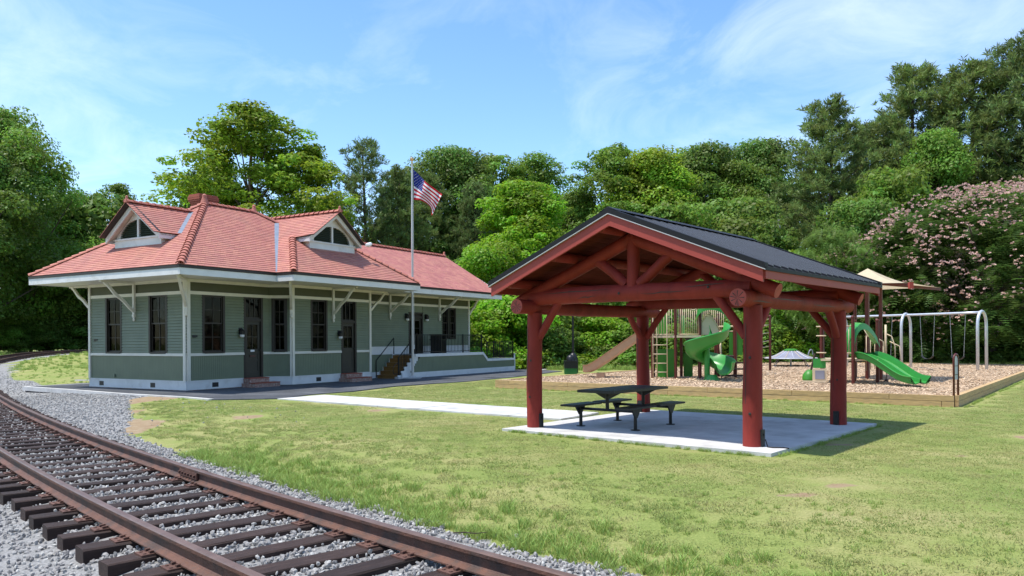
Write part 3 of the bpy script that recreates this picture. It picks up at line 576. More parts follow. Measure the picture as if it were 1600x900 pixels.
def make_window(T, s0, s1, z0, z1, curtain=False):
    c = MB(); w = 0.085
    for (a, b, p, q) in ((s0, s0 + w, z0, z1), (s1 - w, s1, z0, z1), (s0 + w, s1 - w, z1 - 0.07, z1)): wbox(c, T, a, b, -0.10, 0.035, p, q)
    win = c.obj('window', MT['sash'], st)
    b = MB(); wbox(b, T, s0 + w, s1 - w, -0.10, 0.055, z0, z0 + 0.06); b.obj('sill', MT['sash'], win)
    a0, a1 = s0 + w, s1 - w; zm = (z0 + z1) / 2 + 0.02
    for (p, q, e) in ((z0 + 0.06, zm + 0.025, -0.06), (zm - 0.025, z1 - 0.07, -0.03)):
        m = MB(); f = 0.045; mid = (a0 + a1) / 2; zc = (p + q) / 2
        wbox(m, T, a0, a0 + f, e - .02, e + .02, p, q); wbox(m, T, a1 - f, a1, e - .02, e + .02, p, q); wbox(m, T, a0 + f, a1 - f, e - .02, e + .02, p, p + f); wbox(m, T, a0 + f, a1 - f, e - .02, e + .02, q - f, q)
        wbox(m, T, mid - .011, mid + .011, e - .014, e + .014, p + f, q - f); wbox(m, T, a0 + f, mid - .011, e - .012, e + .012, zc - .011, zc + .011); wbox(m, T, mid + .011, a1 - f, e - .012, e + .012, zc - .011, zc + .011)
        m.obj('sash', MT['sash'], win)
        for (x0_, x1_) in ((a0 + f, mid - .011), (mid + .011, a1 - f)):
            for (y0_, y1_) in ((p + f, zc - .011), (zc + .011, q - f)):
                g = MB(); wbox(g, T, x0_, x1_, e - .003, e + .003, y0_, y1_); g.obj('pane', MT['glass'], win)
    if curtain:
        cu = MB(); n = 14; top = [];
        for i in range(n + 1):
            u_ = i / n; s_ = a0 + .06 + (a1 - a0 - .1) * (0.12 + .88 * u_); lo = zm + .12 + .22 * (abs(u_ - .45)) ** 1.4 * 2; top.append((s_, lo, -0.17 + .03 * math.sin(u_ * 17)))
        for i in range(n): 
            (sa, la_, ea), (sb, lb_, eb) = top[i], top[i + 1]; k_ = 0.25 * (1 - i / n); k2 = 0.25 * (1 - (i + 1) / n)
            cu.add([T(sa, ea, la_), T(sb, eb, lb_), T(sb - k2 * .2, eb, z1 - .08), T(sa - k_ * .2, ea, z1 - .08)], [(0, 1, 2, 3)])
        cu.obj('curtain', MT['curtain'], win)
    return win
def make_door(T, s0, s1, z0, z1, zt, notice=False):
    w = 0.09; c = MB(); wbox(c, T, s0, s0 + w, -0.10, 0.03, z0, z1); wbox(c, T, s1 - w, s1, -0.10, 0.03, z0, z1); wbox(c, T, s0 + w, s1 - w, -0.10, 0.03, z1 - .07, z1); wbox(c, T, s0 + w, s1 - w, -.10, .02, zt - .05, zt + .05); wbox(c, T, s0 + w, s1 - w, -.10, .05, z0 - .02, z0 + .03)
    dr = c.obj('door', MT['sash'], st, label='dark olive half-glazed door'); a0, a1 = s0 + w, s1 - w
    # leaf: stiles, rails, recessed panels, four lights
    m = MB(); e = -0.06; zb, zl = z0 + .03, zt - .05; f = 0.11; zg = zb + (zl - zb) * .50; mid = (a0 + a1) / 2
    wbox(m, T, a0, a0 + f, e - .02, e + .02, zb, zl); wbox(m, T, a1 - f, a1, e - .02, e + .02, zb, zl)
    for (p, q) in ((zb, zb + .2), (zb + (zg - zb) * .55, zb + (zg - zb) * .55 + .08), (zg - .16, zg), (zl - .12, zl)): wbox(m, T, a0 + f, a1 - f, e - .018, e + .018, p, q)
    wbox(m, T, a0 + f, a1 - f, e - .012, e + .002, zb + .2, zg - .16)
    zc = (zg + zl - .12) / 2; wbox(m, T, mid - .012, mid + .012, e - .012, e + .012, zg, zl - .12); wbox(m, T, a0 + f, mid - .012, e - .011, e + .011, zc - .012, zc + .012); wbox(m, T, mid + .012, a1 - f, e - .011, e + .011, zc - .012, zc + .012)
    m.obj('door_leaf', MT['door'], dr)
    for (x0_, x1_) in ((a0 + f, mid - .012), (mid + .012, a1 - f)):
        for (y0_, y1_) in ((zg, zc - .012), (zc + .012, zl - .12)):
            g = MB(); wbox(g, T, x0_, x1_, e - .003, e + .003, y0_, y1_); g.obj('pane', MT['glass'], dr)
    t = MB(); zb2, zl2 = zt + .05, z1 - .07; k = 3; wbox(t, T, a0, a1, e - .02, e + .02, zb2, zb2 + .05); wbox(t, T, a0, a1, e - .02, e + .02, zl2 - .05, zl2)
    for i in range(k + 1): sx = a0 + .02 + (a1 - a0 - .04) * i / k; wbox(t, T, sx - .02, sx + .02, e - .018, e + .018, zb2 + .05, zl2 - .05)
    t.obj('transom', MT['sash'], dr)
    for i in range(k):
        g = MB(); wbox(g, T, a0 + .02 + (a1 - a0 - .04) * i / k + .02, a0 + .02 + (a1 - a0 - .04) * (i + 1) / k - .02, e - .003, e + .003, zb2 + .05, zl2 - .05); g.obj('pane', MT['glass'], dr)
    h = MB(); h.tube([T(a1 - .05, e + .02, z0 + 1.0), T(a1 - .05, e + .07, z0 + 1.0)], .012, 6); h.tube([T(a1 - .05, e + .065, z0 + 1.0), T(a1 - .05, e + .10, z0 + 1.0)], [.03, .028], 8); h.obj('handle', MT['black'], dr)
    if notice:
        q = MB(); wbox(q, T, mid - .09, mid + .09, e + .02, e + .026, zg - .10, zg - .03); q.obj('notice', MT['plastic_white'], dr)
        q = MB(); wbox(q, T, mid - .13, mid + .13, e + .018, e + .028, zg - .29, zg - .22); q.obj('mail_slot', MT['plate'], dr)
    return dr
def make_lantern(T, s_, z):
    l = MB(); wbox(l, T, s_ - .06, s_ + .06, 0.02, 0.04, z - .02, z + .2); l.tube([T(s_, .04, z + .14), T(s_, .13, z + .18), T(s_, .13, z + .12)], .012, 6)
    p = T(s_, .13, z); l.lathe([(.03, -.13), (.075, -.11), (.09, .08), (.10, .085), (.05, .14), (.015, .17)], 8, (p.x, p.y, p.z)); o = l.obj('wall_lantern', MT['black'], st)
    g = MB(); g.lathe([(.045, -.145), (.08, -.118), (.0835, -.05)], 8, (p.x, p.y, p.z)); g.obj('lantern_glass', MT['white'], o)
def make_bracket(T, s_, reach=1.25, zlow=2.42, diag=None):
    """turned post strip, curved brace and top arm; T may be a diagonal frame"""
    w = .045; m = MB(); wbox(m, T, s_ - w, s_ + w, .022, .10, zlow + .12, FB - .005); wbox(m, T, s_ - w * 1.15, s_ + w * 1.15, .022, .115, zlow + .16, zlow + .22)
    p = T(s_, .065, zlow + .06); m.lathe([(.012, -.07), (.042, -.045), (.05, 0), (.03, .05), (.045, .075)], 8, (p.x, p.y, p.z))
    k = 9; pa = []; pb = []
    for i in range(k + 1):
        t = i / k; e = .09 + (reach - .16) * t; z = zlow + .34 + (FB - .06 - zlow - .34) * (t ** 0.92) - .05 * math.sin(t * PI) - .025 * math.sin(t * 4 * PI)
        pa.append((e, z - .045)); pb.append((e - .03, z + .05))
    poly = pa + pb[::-1]; m.prism([T(s_ - w * .9, e, z) for e, z in poly], T(s_ + w * .9, 0, 0) - T(s_ - w * .9, 0, 0)); wbox(m, T, s_ - w * .95, s_ + w * .95, .101, reach + .05, FB - .075, FB - .006)
    m.obj('bracket', MT['cream'], st)

wall = MB(); wains = MB(); 
def make_wall(T, L_, doors=(), wins=(), rearbase=None, endpost=True):
    ops = [(a, b, z0, z1) for a, b, z0, z1 in list(doors) + list(wins)]
    zlo = 0.02 if rearbase is None else rearbase
    cuts = [(a, b) for a, b, _, _ in ops]
    for (p, q) in split(0, L_, cuts): wbox(wall, T, p, q, -.14, -.005, zlo, FB + .1)
    for a, b, z0, z1 in ops:
        wbox(wall, T, a, b, -.14, -.005, z1 - .03, FB + .1)
        if z0 > zlo + .1: wbox(wall, T, a, b, -.14, -.005, zlo, z0 + .01)
    zb = ZC + .05; h = (ZT - zb) / 20.0
    if rearbase is None:
        for r_ in range(20):
            for (p, q) in split(0, L_, cuts):
                m = MB(); z0, z1 = zb + r_ * h, zb + (r_ + 1) * h
                m.hexa([T(p, -.004, z0 + .015), T(q, -.004, z0 + .015), T(q, .036, z0 + .015), T(p, .036, z0 + .015), T(p, -.004, z1), T(q, -.004, z1), T(q, .012, z1), T(p, .012, z1)]); m.obj('clapboard', MT['siding'], st)
        dc = [(a, b) for a, b, z0, _ in ops if z0 < 1]
        for (p, q) in split(0, L_, dc):
            n = max(1, int((q - p) / .085)); 
            for i in range(n):
                a, b = p + (q - p) * i / n, p + (q - p) * (i + 1) / n; wbox(wains, T, a + .004, b - .004, -.005, .014, .34, ZC - .045)
            wbox(wains, T, p, q, -.006, .006, .34, ZC - .045)
            m = MB(); wbox(m, T, p - .0, q + .0, .0, .055, ZC - .045, ZC + .02); wbox(m, T, p, q, .0, .035, ZC + .02, ZC + .05); m.obj('chair_rail', MT['cream'], st)
            m = MB(); wbox(m, T, p, q, .0, .045, .33, .365); wbox(m, T, p, q, .0, .03, .05, .33); m.obj('base_board', MT['white'], st)
    else:
        zb2 = rearbase + .35; h2 = (ZT - zb2) / 18.0
        for r_ in range(18):
            z0, z1 = zb2 + r_ * h2, zb2 + (r_ + 1) * h2
            for (p, q) in split(0, L_, [(a, b) for a, b, y0, y1 in ops if y0 < z1 - .02]):
                m = MB(); m.hexa([T(p, -.004, z0 + .015), T(q, -.004, z0 + .015), T(q, .036, z0 + .015), T(p, .036, z0 + .015), T(p, -.004, z1), T(q, -.004, z1), T(q, .012, z1), T(p, .012, z1)]); m.obj('clapboard', MT['siding'], st)
        for (p, q) in split(0, L_, [(a, b) for a, b, z0, _ in ops if z0 < rearbase + .3]):
            m = MB(); wbox(m, T, p, q, .0, .03, rearbase, rearbase + .3); wbox(m, T, p, q, .0, .05, rearbase + .3, rearbase + .35); m.obj('base_board', MT['white'], st)
    m = MB(); wbox(m, T, 0, L_, .0, .04, ZT + .0, ZT + .11); m.obj('trim_band', MT['cream'], st)
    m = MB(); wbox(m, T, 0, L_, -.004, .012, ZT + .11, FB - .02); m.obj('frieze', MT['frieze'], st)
    m = MB(); wbox(m, T, 0, L_, .0, .06, FB - .11, FB - .004); m.obj('soffit_mould', MT['cream'], st)
def corner(T, s_, w=.11, z0=.36, z1=None):
    m = MB(); wbox(m, T, s_ - w / 2, s_ + w / 2, -.02, .062, z0, z1 or FB - .003); m.obj('corner_post', MT['cream'], st)

WD = 5.5
TE = frame((0, WD, 0), (0, -1, 0)); e2 = lambda v_: WD - v_           # end wall, walking so that outward is -x
TE = frame((0, WD, 0), (0, -1, 0))
# outward for d=(0,-1,0) is (-1,0,0)
make_wall(TE, WD, (), [(e2(4.49), e2(3.52), 1.27, ZT + .03), (e2(1.985), e2(.975), 1.27, ZT + .03)])
make_window(TE, e2(4.49), e2(3.52), 1.27, ZT + .045); make_window(TE, e2(1.985), e2(.975), 1.27, ZT + .045, True)
T1 = frame((0, 0, 0), (1, 0, 0)); SP = (3.55, 0.0); BC = (4.05, -0.655)
make_wall(T1, SP[0], [(2.37, 3.25, .36, ZT + .05)], [(.60, 1.545, 1.27, ZT + .03)])
make_window(T1, .60, 1.545, 1.27, ZT + .045); make_door(T1, 2.37, 3.25, .36, ZT + .06, 2.46, True); make_lantern(T1, 2.2, 1.97)
sl_len = math.hypot(BC[0] - SP[0], BC[1] - SP[1]); TS = frame((*SP, 0), (BC[0] - SP[0], BC[1] - SP[1], 0))
make_wall(TS, sl_len, (), [(.10, .68, 1.27, ZT + .03)]); make_window(TS, .10, .68, 1.27, ZT + .045)
TB_ = frame((*BC, 0), (1, 0, 0)); BL = 8.5 - BC[0]; o = BC[0]
make_wall(TB_, BL, [(6.70 - o, 7.61 - o, .36, ZT + .05)], [(5.02 - o, 5.92 - o, 1.27, ZT + .03)])
make_window(TB_, 5.02 - o, 5.92 - o, 1.27, ZT + .045); make_door(TB_, 6.70 - o, 7.61 - o, .36, ZT + .06, 2.44); make_lantern(TB_, 6.55 - o, 1.90)
TR_ = frame((8.5, BC[1], 0), (0, 1, 0)); RV = -0.15
make_wall(TR_, .5, (), ())
RW0, RW1 = 8.52, 16.75; TW = frame((RW0, RV, 0), (1, 0, 0)); FLOOR = 1.06; ro = RW0
make_wall(TW, RW1 - RW0, [(11.72 - ro, 12.82 - ro, FLOOR + .02, 2.98)], [(14.35 - ro, 15.55 - ro, 1.72, ZT + .0)], rearbase=FLOOR)
make_door(TW, 11.72 - ro, 12.82 - ro, FLOOR + .02, 2.98, 2.95 - .2); make_lantern(TW, 11.5 - ro, 2.72); make_lantern(TW, 13.0 - ro, 2.72)
make_window(TW, 14.35 - ro, 14.93 - ro, 1.72, ZT + .02); make_window(TW, 14.97 - ro, 15.55 - ro, 1.72, ZT + .02)
wall.bx(RW0, 10.75, RV + .01, RV + .1, .02, FLOOR + .02); wbox(wains, TW, 0, 2.2, -.0, .012, .30, FLOOR)
m = MB(); wbox(m, TW, 0, 2.2, .0, .03, .04, .30); m.obj('base_board', MT['white'], st)
# hidden sides, plain
wall.bx(0.02, 8.5, WD - .14, WD, .02, 4.0); wall.bx(8.36, 8.495, -.1, WD, .02, 4.0); wall.bx(8.5, RW1, 4.35, 4.49, .02, 4.0)
wall.add([(RW1, RV, .02), (RW1, 4.49, .02), (RW1, 4.49, 4.1), (RW1, 2.1, 6.0), (RW1, RV, 4.1)], [(0, 1, 2, 3, 4)])
wall.obj('wall', MT['siding'], st); wains.obj('wainscot', MT['wains'], st)
ic = MB(); ic.bx(.45, 8.2, .45, WD - .4, .1, 3.7); ic.bx(4.4, 8.2, -.35, .44, .1, 3.7); ic.bx(8.9, RW1 - .4, .3, 4.1, .2, 3.7); ic.obj('interior_shade_fill', MT['dark'], st)  # solid dark boxes added behind the glass to block light and paint room shade
fo = MB(); fo.bx(-.005, 8.48, -.0, WD, -.1, .05); fo.bx(BC[0] + .02, 8.49, BC[1] + .01, -.0, -.1, .05); fo.obj('foundation', MT['brickm'], st)
corner(TE, WD - .055); corner(T1, .055); corner(TE, .055); corner(TB_, .055); corner(TB_, BL - .055); corner(TS, sl_len - .02, .06); corner(TW, RW1 - RW0 - .05, z0=FLOOR + .02)
for (T, s_) in ((TE, e2(4.74)), (TE, e2(1.77)), (T1, 1.12), (TB_, 5.42 - o)):
    v_ = MB(); wbox(v_, T, s_ - .13, s_ + .13, .005, .034, .11, .27); v_.obj('foundation_vent', MT['black'], st)
for (T, s_, z) in ((TE, e2(5.1), 1.76), (T1, .30, 1.86)):
    v_ = MB(); wbox(v_, T, s_ - .10, s_ - .035, .02, .04, z - .045, z + .045); wbox(v_, T, s_ - .02, s_ + .03, .02, .04, z - .045, z + .045); wbox(v_, T, s_ + .045, s_ + .10, .02, .04, z - .03, z + .045); v_.obj('number_plate', MT['black'], st)
v_ = MB(); wbox(v_, TE, e2(3.95) - .04, e2(3.95) + .04, .012, .06, .42, .54); v_.obj('outlet_box', MT['wains'], st)
for (T, s0, s1) in ((T1, 2.25, 3.42), (TB_, 6.55 - o, 7.75 - o)):
    b = MB(); wbox(b, T, s0, s1, .03, .72, -.05, .17); wbox(b, T, s0 + .08, s1 - .2, .031, .38, .172, .335); ds = b.obj('door_step', MT['brickm'], st)
    for (a, c, e_, z) in ((s0 - .01, s1 + .01, .735, .172), (s0 + .07, s1 - .19, .39, .337)):
        n = 11
        for i in range(n):
            q = MB(); p0 = a + (c - a) * i / n; wbox(q, T, p0 + .006, a + (c - a) * (i + 1) / n - .006, e_ - .33, e_, z, z + .03); q.obj('step_brick', MT['chim'], ds)
# brackets
make_bracket(TE, e2(2.75)); make_bracket(TB_, 6.22 - o)
TD = frame((0, 0, 0), (.7071, -.7071, 0)); make_bracket(TD, 0, 1.7, 2.55); TD = frame((*BC, 0), (.7071, -.7071, 0)); make_bracket(TD, 0, 1.7, 2.55)
TD = frame((0, WD, 0), (-1, 0, 0)); make_bracket(TD, -.055, 1.3, 2.62)
TD2 = frame((8.5, -.4, 0), (0, 1, 0)); make_bracket(TD2, -.18, 1.15, 2.62)
for s_ in (10.35, 14.1): make_bracket(TW, s_ - ro, 1.3, 2.62)
TD = frame((RW1, RV, 0), (0, 1, 0)); make_bracket(TD, .06, 1.0, 2.62)

# ------------------------------------------------------------------ roof of the station
def tile_rows(name, P0, e, up, z0, z1, lo, hi, m, row=.145, tw=.24, lift=.024):
    """lapped courses: P(a, z) = P0 + e*a + up*(z - z0); lo/hi give the row's extent along e at height z"""
    mb = MB(); e = Vector(e); up = Vector(up); P0 = Vector(P0); nrm = e.cross(up).normalized()
    if nrm.z < 0: nrm = -nrm
    sl = up.length; n = int((z1 - z0) * sl / row); dz = (z1 - z0) / n
    for i in range(n):
        za, zb = z0 + i * dz, z0 + (i + 1) * dz + dz * .18
        zb = min(zb, z1); l0, h0, l1, h1 = lo(za), hi(za), lo(zb), hi(zb)
        if h0 - l0 < .02: continue
        k = max(1, int((h0 - l0) / tw)); off = random.uniform(-.3, .3)
        cuts = [0] + [min(1, max(0, (j + .5 + off) / k + random.uniform(-.04, .04) / k)) for j in range(k)] + [1] if k > 1 else [0, 1]
        for a, b in zip(cuts[:-1], cuts[1:]):
            if b - a < 1e-3: continue
            g = .0012 / max(.5, h0 - l0); lf = lift + random.uniform(-.002, .002); t_ = random.random()
            A = P0 + e * (l0 + (h0 - l0) * (a + g)) + up * (za - z0); B_ = P0 + e * (l0 + (h0 - l0) * (b - g)) + up * (za - z0); C = P0 + e * (l1 + (h1 - l1) * (b - g)) + up * (zb - z0); D_ = P0 + e * (l1 + (h1 - l1) * (a + g)) + up * (zb - z0)
            mb.add([A, B_, C, D_, A + nrm * lf, B_ + nrm * lf, C + nrm * .006, D_ + nrm * .006], [(4, 5, 6, 7), (0, 1, 5, 4), (1, 2, 6, 5), (3, 0, 4, 7)], t_)
    o_ = mb.obj(name, m, st); o_['kind'] = 'stuff'; return o_
deck = MB()
mv0, mv1, mu0, mu1 = -1.5, 7.0, -1.35, 9.7; RZ = 6.95; RU0, RU1, RVm = 2.9, 5.3, 2.75
kf = (RZ - EZ) / (RVm - mv0)
lin = lambda z, a, b, z0=EZ, z1=RZ: a + (b - a) * (z - z0) / (z1 - z0)
A_, B_, C_, D_ = (mu0, mv0, EZ), (mu1, mv0, EZ), (mu1, mv1, EZ), (mu0, mv1, EZ); Q1, Q2 = (RU0, RVm, RZ), (RU1, RVm, RZ)
dn = lambda p: (p[0], p[1], p[2] - .012)
for f in ((A_, B_, Q2, Q1), (B_, C_, Q2), (C_, D_, Q1, Q2), (D_, A_, Q1)): deck.add([dn(p) for p in f], [tuple(range(len(f)))])
tile_rows('roof_tiles', (0, mv0, EZ), (1, 0, 0), (0, 1 / kf, 1), EZ, RZ, lambda z: lin(z, mu0, RU0), lambda z: min(lin(z, mu1, RU1), 2.55 + (z - EZ) / .72 + .12), MT['tile'])
ke = (RZ - EZ) / (RU0 - mu0)
tile_rows('roof_tiles', (mu0, 0, EZ), (0, 1, 0), (1 / ke, 0, 1), EZ, RZ, lambda z: lin(z, mv0, RVm), lambda z: lin(z, mv1, RVm), MT['tile'])
tile_rows('roof_tiles', (mu1, 0, EZ), (0, 1, 0), (-(mu1 - RU1) / (RZ - EZ), 0, 1), EZ, RZ, lambda z: lin(z, mv0, RVm), lambda z: lin(z, mv1, RVm), MT['tile'], row=.2)
# bay roof
bu0, bv0, bz, bu = 2.55, -2.35, 6.79, 6.3; kl = .72; kr = (bz - EZ) / (mu1 - bu); DV = -1.05
hipv = lambda z: bv0 + (z - EZ) / kf
tile_rows('roof_tiles', (bu0, 0, EZ), (0, 1, 0), (1 / kl, 0, 1), EZ, bz, lambda z: hipv(z) if z < 5.70 else DV, lambda z: mv0 + (z - EZ) / kf + .12, MT['tile'])
tile_rows('roof_tiles', (mu1, 0, EZ), (0, 1, 0), (-1 / kr, 0, 1), EZ, bz, lambda z: hipv(z) if z < 5.62 else DV, lambda z: RVm, MT['tile'], row=.18)
tile_rows('roof_tiles', (0, bv0, EZ), (1, 0, 0), (0, 1 / kf, 1), EZ, 5.75, lambda z: bu0 + (z - EZ) / kl, lambda z: mu1 - (z - EZ) / kr, MT['tile'])
deck.add([(bu0, bv0, EZ - .012), (mu1, bv0, EZ - .012), (mu1 - 1.66 / kr, bv0 + 1.66 / kf, 5.738), (bu0 + 1.66 / kl, bv0 + 1.66 / kf, 5.738)], [(0, 1, 2, 3)])
deck.add([(bu0, bv0, EZ - .012), (bu0 + 1.63 / kl, bv0 + 1.63 / kf, EZ + 1.618), (bu0 + 1.63 / kl, DV, EZ + 1.618), (bu, DV, bz - .012), (bu, RVm, bz - .012), (bu0, RVm, EZ - .012)], [(0, 1, 2, 3, 4, 5)])
deck.add([(mu1, bv0, EZ - .012), (mu1 - 1.55 / kr, bv0 + 1.55 / kf, EZ + 1.538), (mu1 - 1.55 / kr, DV, EZ + 1.538), (bu, DV, bz - .012), (bu, RVm, bz - .012), (mu1, RVm, EZ - .012)], [(0, 1, 2, 3, 4, 5)])
# rear wing roof
rv0, ru1, rz, rvr = -1.5, 17.8, 6.2, 2.1; kk = (rz - EZ + .02) / (rvr - rv0)
tile_rows('roof_tiles', (0, rv0, EZ - .02), (1, 0, 0), (0, 1 / kk, 1), EZ - .02, rz, lambda z: 6.0, lambda z: ru1, MT['tile_rear'], row=.15, lift=.010)
tile_rows('roof_tiles', (0, 2 * rvr - rv0, EZ - .02), (1, 0, 0), (0, -1 / kk, 1), EZ - .02, rz, lambda z: 8.0, lambda z: ru1, MT['tile_rear'], row=.3, lift=.010)
deck.add([(6, rv0, EZ - .032), (ru1, rv0, EZ - .032), (ru1, rvr, rz - .012), (6, rvr, rz - .012)], [(0, 1, 2, 3)]); deck.add([(6, 2 * rvr - rv0, EZ - .032), (ru1, 2 * rvr - rv0, EZ - .032), (ru1, rvr, rz - .012), (6, rvr, rz - .012)], [(3, 2, 1, 0)])
# end dormer roof
eu, ez, ev, hw, ks = -.38, 6.55, 2.72, 1.55, .73
for sg in (-1, 1):
    zt0 = ez - hw * ks
    tile_rows('roof_tiles', (0, ev + sg * hw, zt0), (1, 0, 0), (0, -sg / ks, 1), zt0, ez, lambda z: eu, lambda z: mu0 + (z - EZ) / ke + .08, MT['tile'])
    deck.add([(eu, ev + sg * hw, zt0 - .012), (2.4, ev + sg * hw, zt0 - .012), (2.4, ev, ez - .012), (eu, ev, ez - .012)], [(0, 1, 2, 3)])
deck.obj('roof_deck', MT['gutter'], st)
# soffits, fascias, gutters
so_ = MB(); so_.bx(mu0 + .04, mu1 - .04, mv0 + .04, mv1 - .04, FB + .0, FB + .03); so_.bx(bu0 + .04, mu1 - .04, bv0 + .04, mv0 + .039, FB + .002, FB + .03); so_.bx(mu1 - .039, ru1 - .04, rv0 + .04, 5.6, FB - .02, FB + .02); so_.obj('soffit', MT['cream'], st)
def fascia(a, b, h0=FB - .02, h1=FB + .19):
    m = MB(); m.beam((*a, (h0 + h1) / 2), (*b, (h0 + h1) / 2), .045, h1 - h0); m.obj('fascia', MT['white'], st)
    m = MB(); m.beam((*a, h1 + .042), (*b, h1 + .042), .085, .078); m.obj('gutter', MT['gutter'], st)
fascia((mu0, mv0 - .02), (mu0, mv1)); fascia((mu0 - .02, mv0), (bu0 - .03, mv0)); fascia((bu0, mv0), (bu0, bv0 - .02)); fascia((bu0 - .02, bv0), (mu1, bv0)); fascia((mu1, bv0 - .02), (mu1, rv0)); fascia((mu1 + .03, rv0), (ru1, rv0), FB - .04, FB + .17)
fascia((mu0, mv1), (mu1, mv1))
for sg, y_ in ((0, rv0), (1, 2 * rvr - rv0)):
    m = MB(); m.beam((ru1 - .03, y_, EZ - .12), (ru1 - .03, rvr, rz - .12), .05, .2); m.obj('rake_board', MT['white'], st)
# valley flashing
def strip(a, b, w, nrm):
    a, b = Vector(a), Vector(b); m = MB(); m.beam(a, b, w, .02, nrm); m.obj('valley_flashing', MT['flash'], st)
strip((bu0 + .03, mv0 + .03, EZ + .04), (5.85, mv0 + (EZ + 3.3 * kl - EZ) / kf + .0, EZ + 3.3 * kl + .06), .17, (-.42, -.42, 1))
strip((mu0 + (ez - hw * ks - EZ) / ke, ev - hw, ez - hw * ks + .045), (mu0 + (ez - EZ) / ke, ev, ez + .045), .15, (-.5, -.5, 1))
strip((mu0 + (ez - hw * ks - EZ) / ke, ev + hw, ez - hw * ks + .045), (mu0 + (ez - EZ) / ke, ev, ez + .045), .15, (-.5, .5, 1))
# ridge and hip cap tiles, each its own piece
rt = MB(); n = 7; vs = []
for (x, r_) in ((0, .128), (.31, .078)):
    for rr in (r_, r_ - .022):
        for j in range(n): a = PI * (j / (n - 1)) * 1.0; vs.append((x, -rr * math.cos(a) * 1.1, rr * math.sin(a) * .85 - .03))
fs = []
for j in range(n - 1): fs += [(j, 2 * n + j, 2 * n + j + 1, j + 1), (n + j, n + j + 1, 3 * n + j + 1, 3 * n + j), (j, j + 1, n + j + 1, n + j), (2 * n + j, 3 * n + j, 3 * n + j + 1, 2 * n + j + 1)]
fs += [(0, n, 3 * n, 2 * n), (n - 1, 3 * n - 1, 4 * n - 1, 2 * n - 1)]
rt.add(vs, fs); rtm = rt.mesh('ridge_tile', MT['ridge'], SM)
def ridge(a, b, spacing=.265):
    a, b = Vector(a), Vector(b); d = b - a; n_ = max(1, int(round(d.length / spacing))); dd = d.normalized(); y_ = Vector((0, 0, 1)).cross(dd).normalized(); z_ = dd.cross(y_); q = Matrix((dd, y_, z_)).transposed()
    for i in range(n_):
        e = (q @ Matrix.Rotation(random.uniform(-.03, .03), 3, 'X')).to_euler(); link('ridge_tile', rtm, st, a + d * (i / n_) + Vector((0, 0, .045 + random.uniform(-.004, .004))), e)
ridge(A_, Q1); ridge(D_, Q1); ridge(Q1, Q2); ridge(Q2, (6.1, 1.97, 6.43)); ridge((bu0, bv0, EZ), (bu0 + 1.6 / kl, bv0 + 1.6 / kf, EZ + 1.6)); ridge((bu, DV, bz), (bu, 3.0, bz)); ridge((eu, ev, ez), (2.35, ev, ez)); ridge((8.5, rvr, rz), (ru1, rvr, rz)); ridge((mu1, bv0, EZ), (mu1 - 1.5 / kr, bv0 + 1.5 / kf, EZ + 1.5), .3)
for (p, s_) in ((Q1, 1.0), (Q2, .8), ((bu, DV + .04, bz), .55), ((eu + .05, ev, ez), .55), ((ru1 - .05, rvr, rz), .6)):
    f = MB(); f.lathe([(.16 * s_, -.05), (.13 * s_, .08 * s_), (.085 * s_, .2 * s_), (.085 * s_, .3 * s_), (.03 * s_, .36 * s_)], 10, (p[0], p[1], p[2] + .04)); f.obj('finial', MT['ridge'], st, SM)
